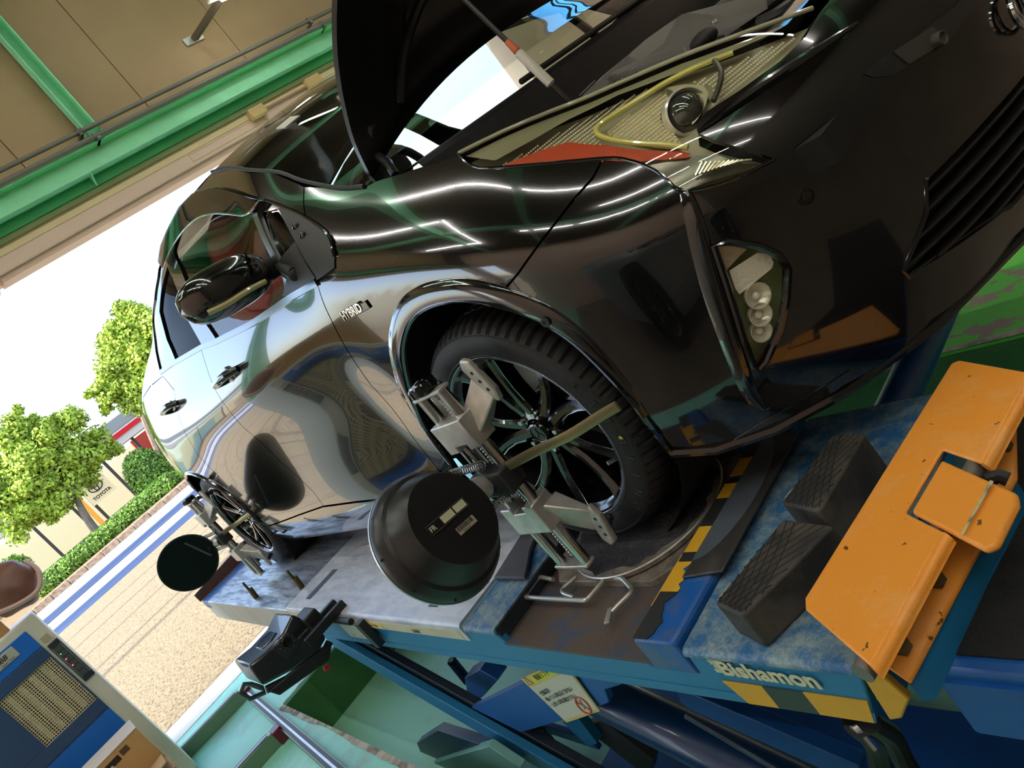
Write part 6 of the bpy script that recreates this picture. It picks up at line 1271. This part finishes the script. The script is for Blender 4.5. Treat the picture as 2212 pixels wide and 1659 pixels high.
# ---- wheels
def wheel(cx, sgn, name, detail):
    y0 = .838*sgn; ax = np.array([0, sgn, 0.]); c = np.array([cx, 0, .312]); root = None
    def Lth(prof, n=72, caps=False): return MB().lathe([(r, h) for r, h in prof], c, ax, n, caps=caps)
    # tyre: sidewall profile and grooved tread
    prof = [(.222, .85), (.226, .853), (.232, .858), (.244, .863), (.262, .866), (.280, .864), (.292, .858), (.300, .848), (.3065, .836), (.3105, .822), (.312, .806), (.3122, .79), (.306, .789), (.306, .781), (.3125, .78), (.313, .757), (.307, .756), (.307, .744), (.313, .743), (.312, .70), (.306, .672), (.29, .655), (.26, .648), (.222, .655)]
    n = 288 if detail else 96; t = MB().lathe(prof, c, ax, n)
    if detail:
        q = len(prof); V = np.array(t.v)
        for k in range(n):
            if k % 4 == 0:
                for i in range(7, 12):
                    v = V[k*q+i]; d = v-c; d[1] = 0; d /= np.linalg.norm(d); V[k*q+i] = v-d*.0065
            elif k % 4 == 2:
                for i in range(14, 17): v = V[k*q+i]; d = v-c; d[1] = 0; d /= np.linalg.norm(d); V[k*q+i] = v-d*.004
        t.v = [tuple(v) for v in V]
    wh = build(name, t, rubber, car, ang=28)
    build('sidewall_ring', MB().lathe([(.2385, .8605), (.2395, .8625), (.2405, .8620)], c, ax, 72).lathe([(.289, .8605), (.290, .8618), (.291, .8590)], c, ax, 72), M('sidewall_line', (.05, .05, .05), .45) if 'sidewall_line' not in bpy.data.materials else bpy.data.materials['sidewall_line'], wh)
    build('rim', Lth([(.214, .66), (.214, .70), (.200, .73), (.200, .78), (.212, .815), (.216, .835), (.224, .842), (.231, .851), (.2335, .8555), (.2315, .8585), (.226, .857), (.219, .848)]), rimblk, wh)
    build('rim_edge', MB().tube([c+ax*.8572+np.array([.2325*math.cos(a), 0, .2325*math.sin(a)]) for a in np.linspace(0, 2*PI, 97)[:-1]], .0014, 6, closed=True), machined, wh)
    build('brake_disc', Lth([(.07, .728), (.150, .728), (.150, .705), (.07, .705)], 56), rotor, wh); build('disc_hat', Lth([(.0, .755), (.07, .755), (.074, .728)], 32), M('disc_hat_dark', lin((70, 62, 56)), .6, metal=.4) if 'disc_hat_dark' not in bpy.data.materials else bpy.data.materials['disc_hat_dark'], wh)
    a0 = R(60); cal = MB()
    cal.prism([c+ax*.735+np.array([r*math.cos(a), 0, r*math.sin(a)]) for r, a in [(.10, R(35)), (.165, R(35)), (.17, R(60)), (.165, R(85)), (.10, R(85))]], -ax*.06); build('brake_caliper', cal, caliper, wh, bevel=.004)
    for k in range(5):
        a = R(90+72*k+8)
        def pt(r, da, h): return c+ax*h+np.array([r*math.cos(a+da), 0, r*math.sin(a+da)])
        for s in (-1, 1):
            sp_ = MB(); st = [(.045, s*R(14), .818, .021), (.085, s*R(12), .822, .019), (.12, s*R(11.5), .824, .0165), (.16, s*R(13.5), .828, .0165), (.20, s*R(16), .834, .019), (.226, s*R(17), .842, .025)]
            T_, B3 = [], []
            for r, da, h, w in st:
                dw = w/r; T_.append([pt(r, da-dw*.8, h-.004), pt(r, da-dw*.35, h+.004), pt(r, da+dw*.35, h+.004), pt(r, da+dw*.8, h-.004)]); B3.append([pt(r, da+dw*1.0, h-.036), pt(r, da-dw*1.0, h-.036)])
            G = np.array([t_+b_+[t_[0]] for t_, b_ in zip(T_, B3)]); sp_.grid(G, s*0 > 1)
            build('spoke', sp_, rimblk, wh, ang=30)
            eg = MB(); e1 = [pt(r, da+s*(w/r)*.8, h-.0025) for r, da, h, w in st[1:]]; eg.tube(e1, .0014, 5); build('spoke_edge', eg, machined, wh)
        lg = pt(.052, R(36), .822); build('lug_nut', MB().lathe([(0, .012), (.006, .012), (.009, .006), (.0095, -.008)], lg, ax, 8), chrome, wh, ang=30)
    build('hub', Lth([(.036, .826), (.042, .824), (.060, .818), (.068, .80), (.07, .755)], 40), rimblk, wh)
    build('centre_cap', Lth([(0, .834), (.022, .834), (.0245, .836), (.027, .835), (.030, .83), (.032, .822)], 32), gblack, wh)
    ec = c+ax*.8348; build('cap_ring', MB().tube([ec+ax*.0005+np.array([.0235*math.cos(t_), 0, .0235*math.sin(t_)]) for t_ in np.linspace(0, 2*PI, 41)[:-1]], .0012, 6, closed=True), machined, wh)
    em = MB()
    for d in ((0, .016), (-.012, -.011), (.012, -.011)): em.tube([ec+np.array([0, 0, 0.002]), ec+np.array([d[0], 0, d[1]])], .0013, 6)
    build('cap_emblem', em, machined, wh)
    build('valve', MB().tube([c+ax*.80+np.array([.196*math.cos(R(-40)), 0, .196*math.sin(R(-40))]), c+ax*.835+np.array([.18*math.cos(R(-40)), 0, .18*math.sin(R(-40))])], .005, 8), alu, wh)
    if detail:
        for ch, a in zip('STERLING', np.linspace(R(20), R(-52), 8)):
            r = .272; p = c+ax*.8662+np.array([r*math.cos(a), 0, r*math.sin(a)]); up = np.array([math.cos(a), 0, math.sin(a)]); rt = np.array([math.sin(a), 0, -math.cos(a)])
            p = p-rt*.008-up*.011; o_ = text('tyre_lettering', ch, p, rt, up, .026, MATS['sidewall_line'] if 'sidewall_line' in MATS else rubber, wh, .0006)
        a = R(-9); build('tyre_dot', MB().lathe([(0, .0008), (.005, 0)], c+ax*.8662+np.array([.272*math.cos(a), 0, .272*math.sin(a)]), ax, 14), label_y, wh)
    return wh
wheel(.012, -1, 'front_wheel', True); wheel(-2.70, -1, 'rear_wheel', True); wheel(.012, 1, 'front_wheel', False); wheel(-2.70, 1, 'rear_wheel', False)

# ---- pale grey car standing in the free bay beside the lift (outside the view; shows as a reflection)
def copy_car(root, loc, rz, paint2):
    r = root.copy(); COL.objects.link(r); r.location = loc; r.rotation_euler = (0, 0, rz); r['label'] = 'pale grey car parked on the floor of the neighbouring bay'
    for ch in list(root.children):
        if 'bonnet' in ch.name or ch.name.startswith(('prop', 'radiator', 'engine', 'wiring', 'rubber', 'lock')): continue
        c = ch.copy(); COL.objects.link(c); c.parent = r
        if c.data.materials and c.data.materials[0] == paint:
            c.material_slots[0].link = 'OBJECT'; c.material_slots[0].material = paint2
        if ch.name.startswith(('front_wheel', 'rear_wheel')):
            for g in ch.children: d = g.copy(); COL.objects.link(d); d.parent = c
    return r
copy_car(car, (2.3, -4.55, FZ-.01), R(0), M('pale_grey_paint', lin((150, 152, 150)), .3, coat=1.0))
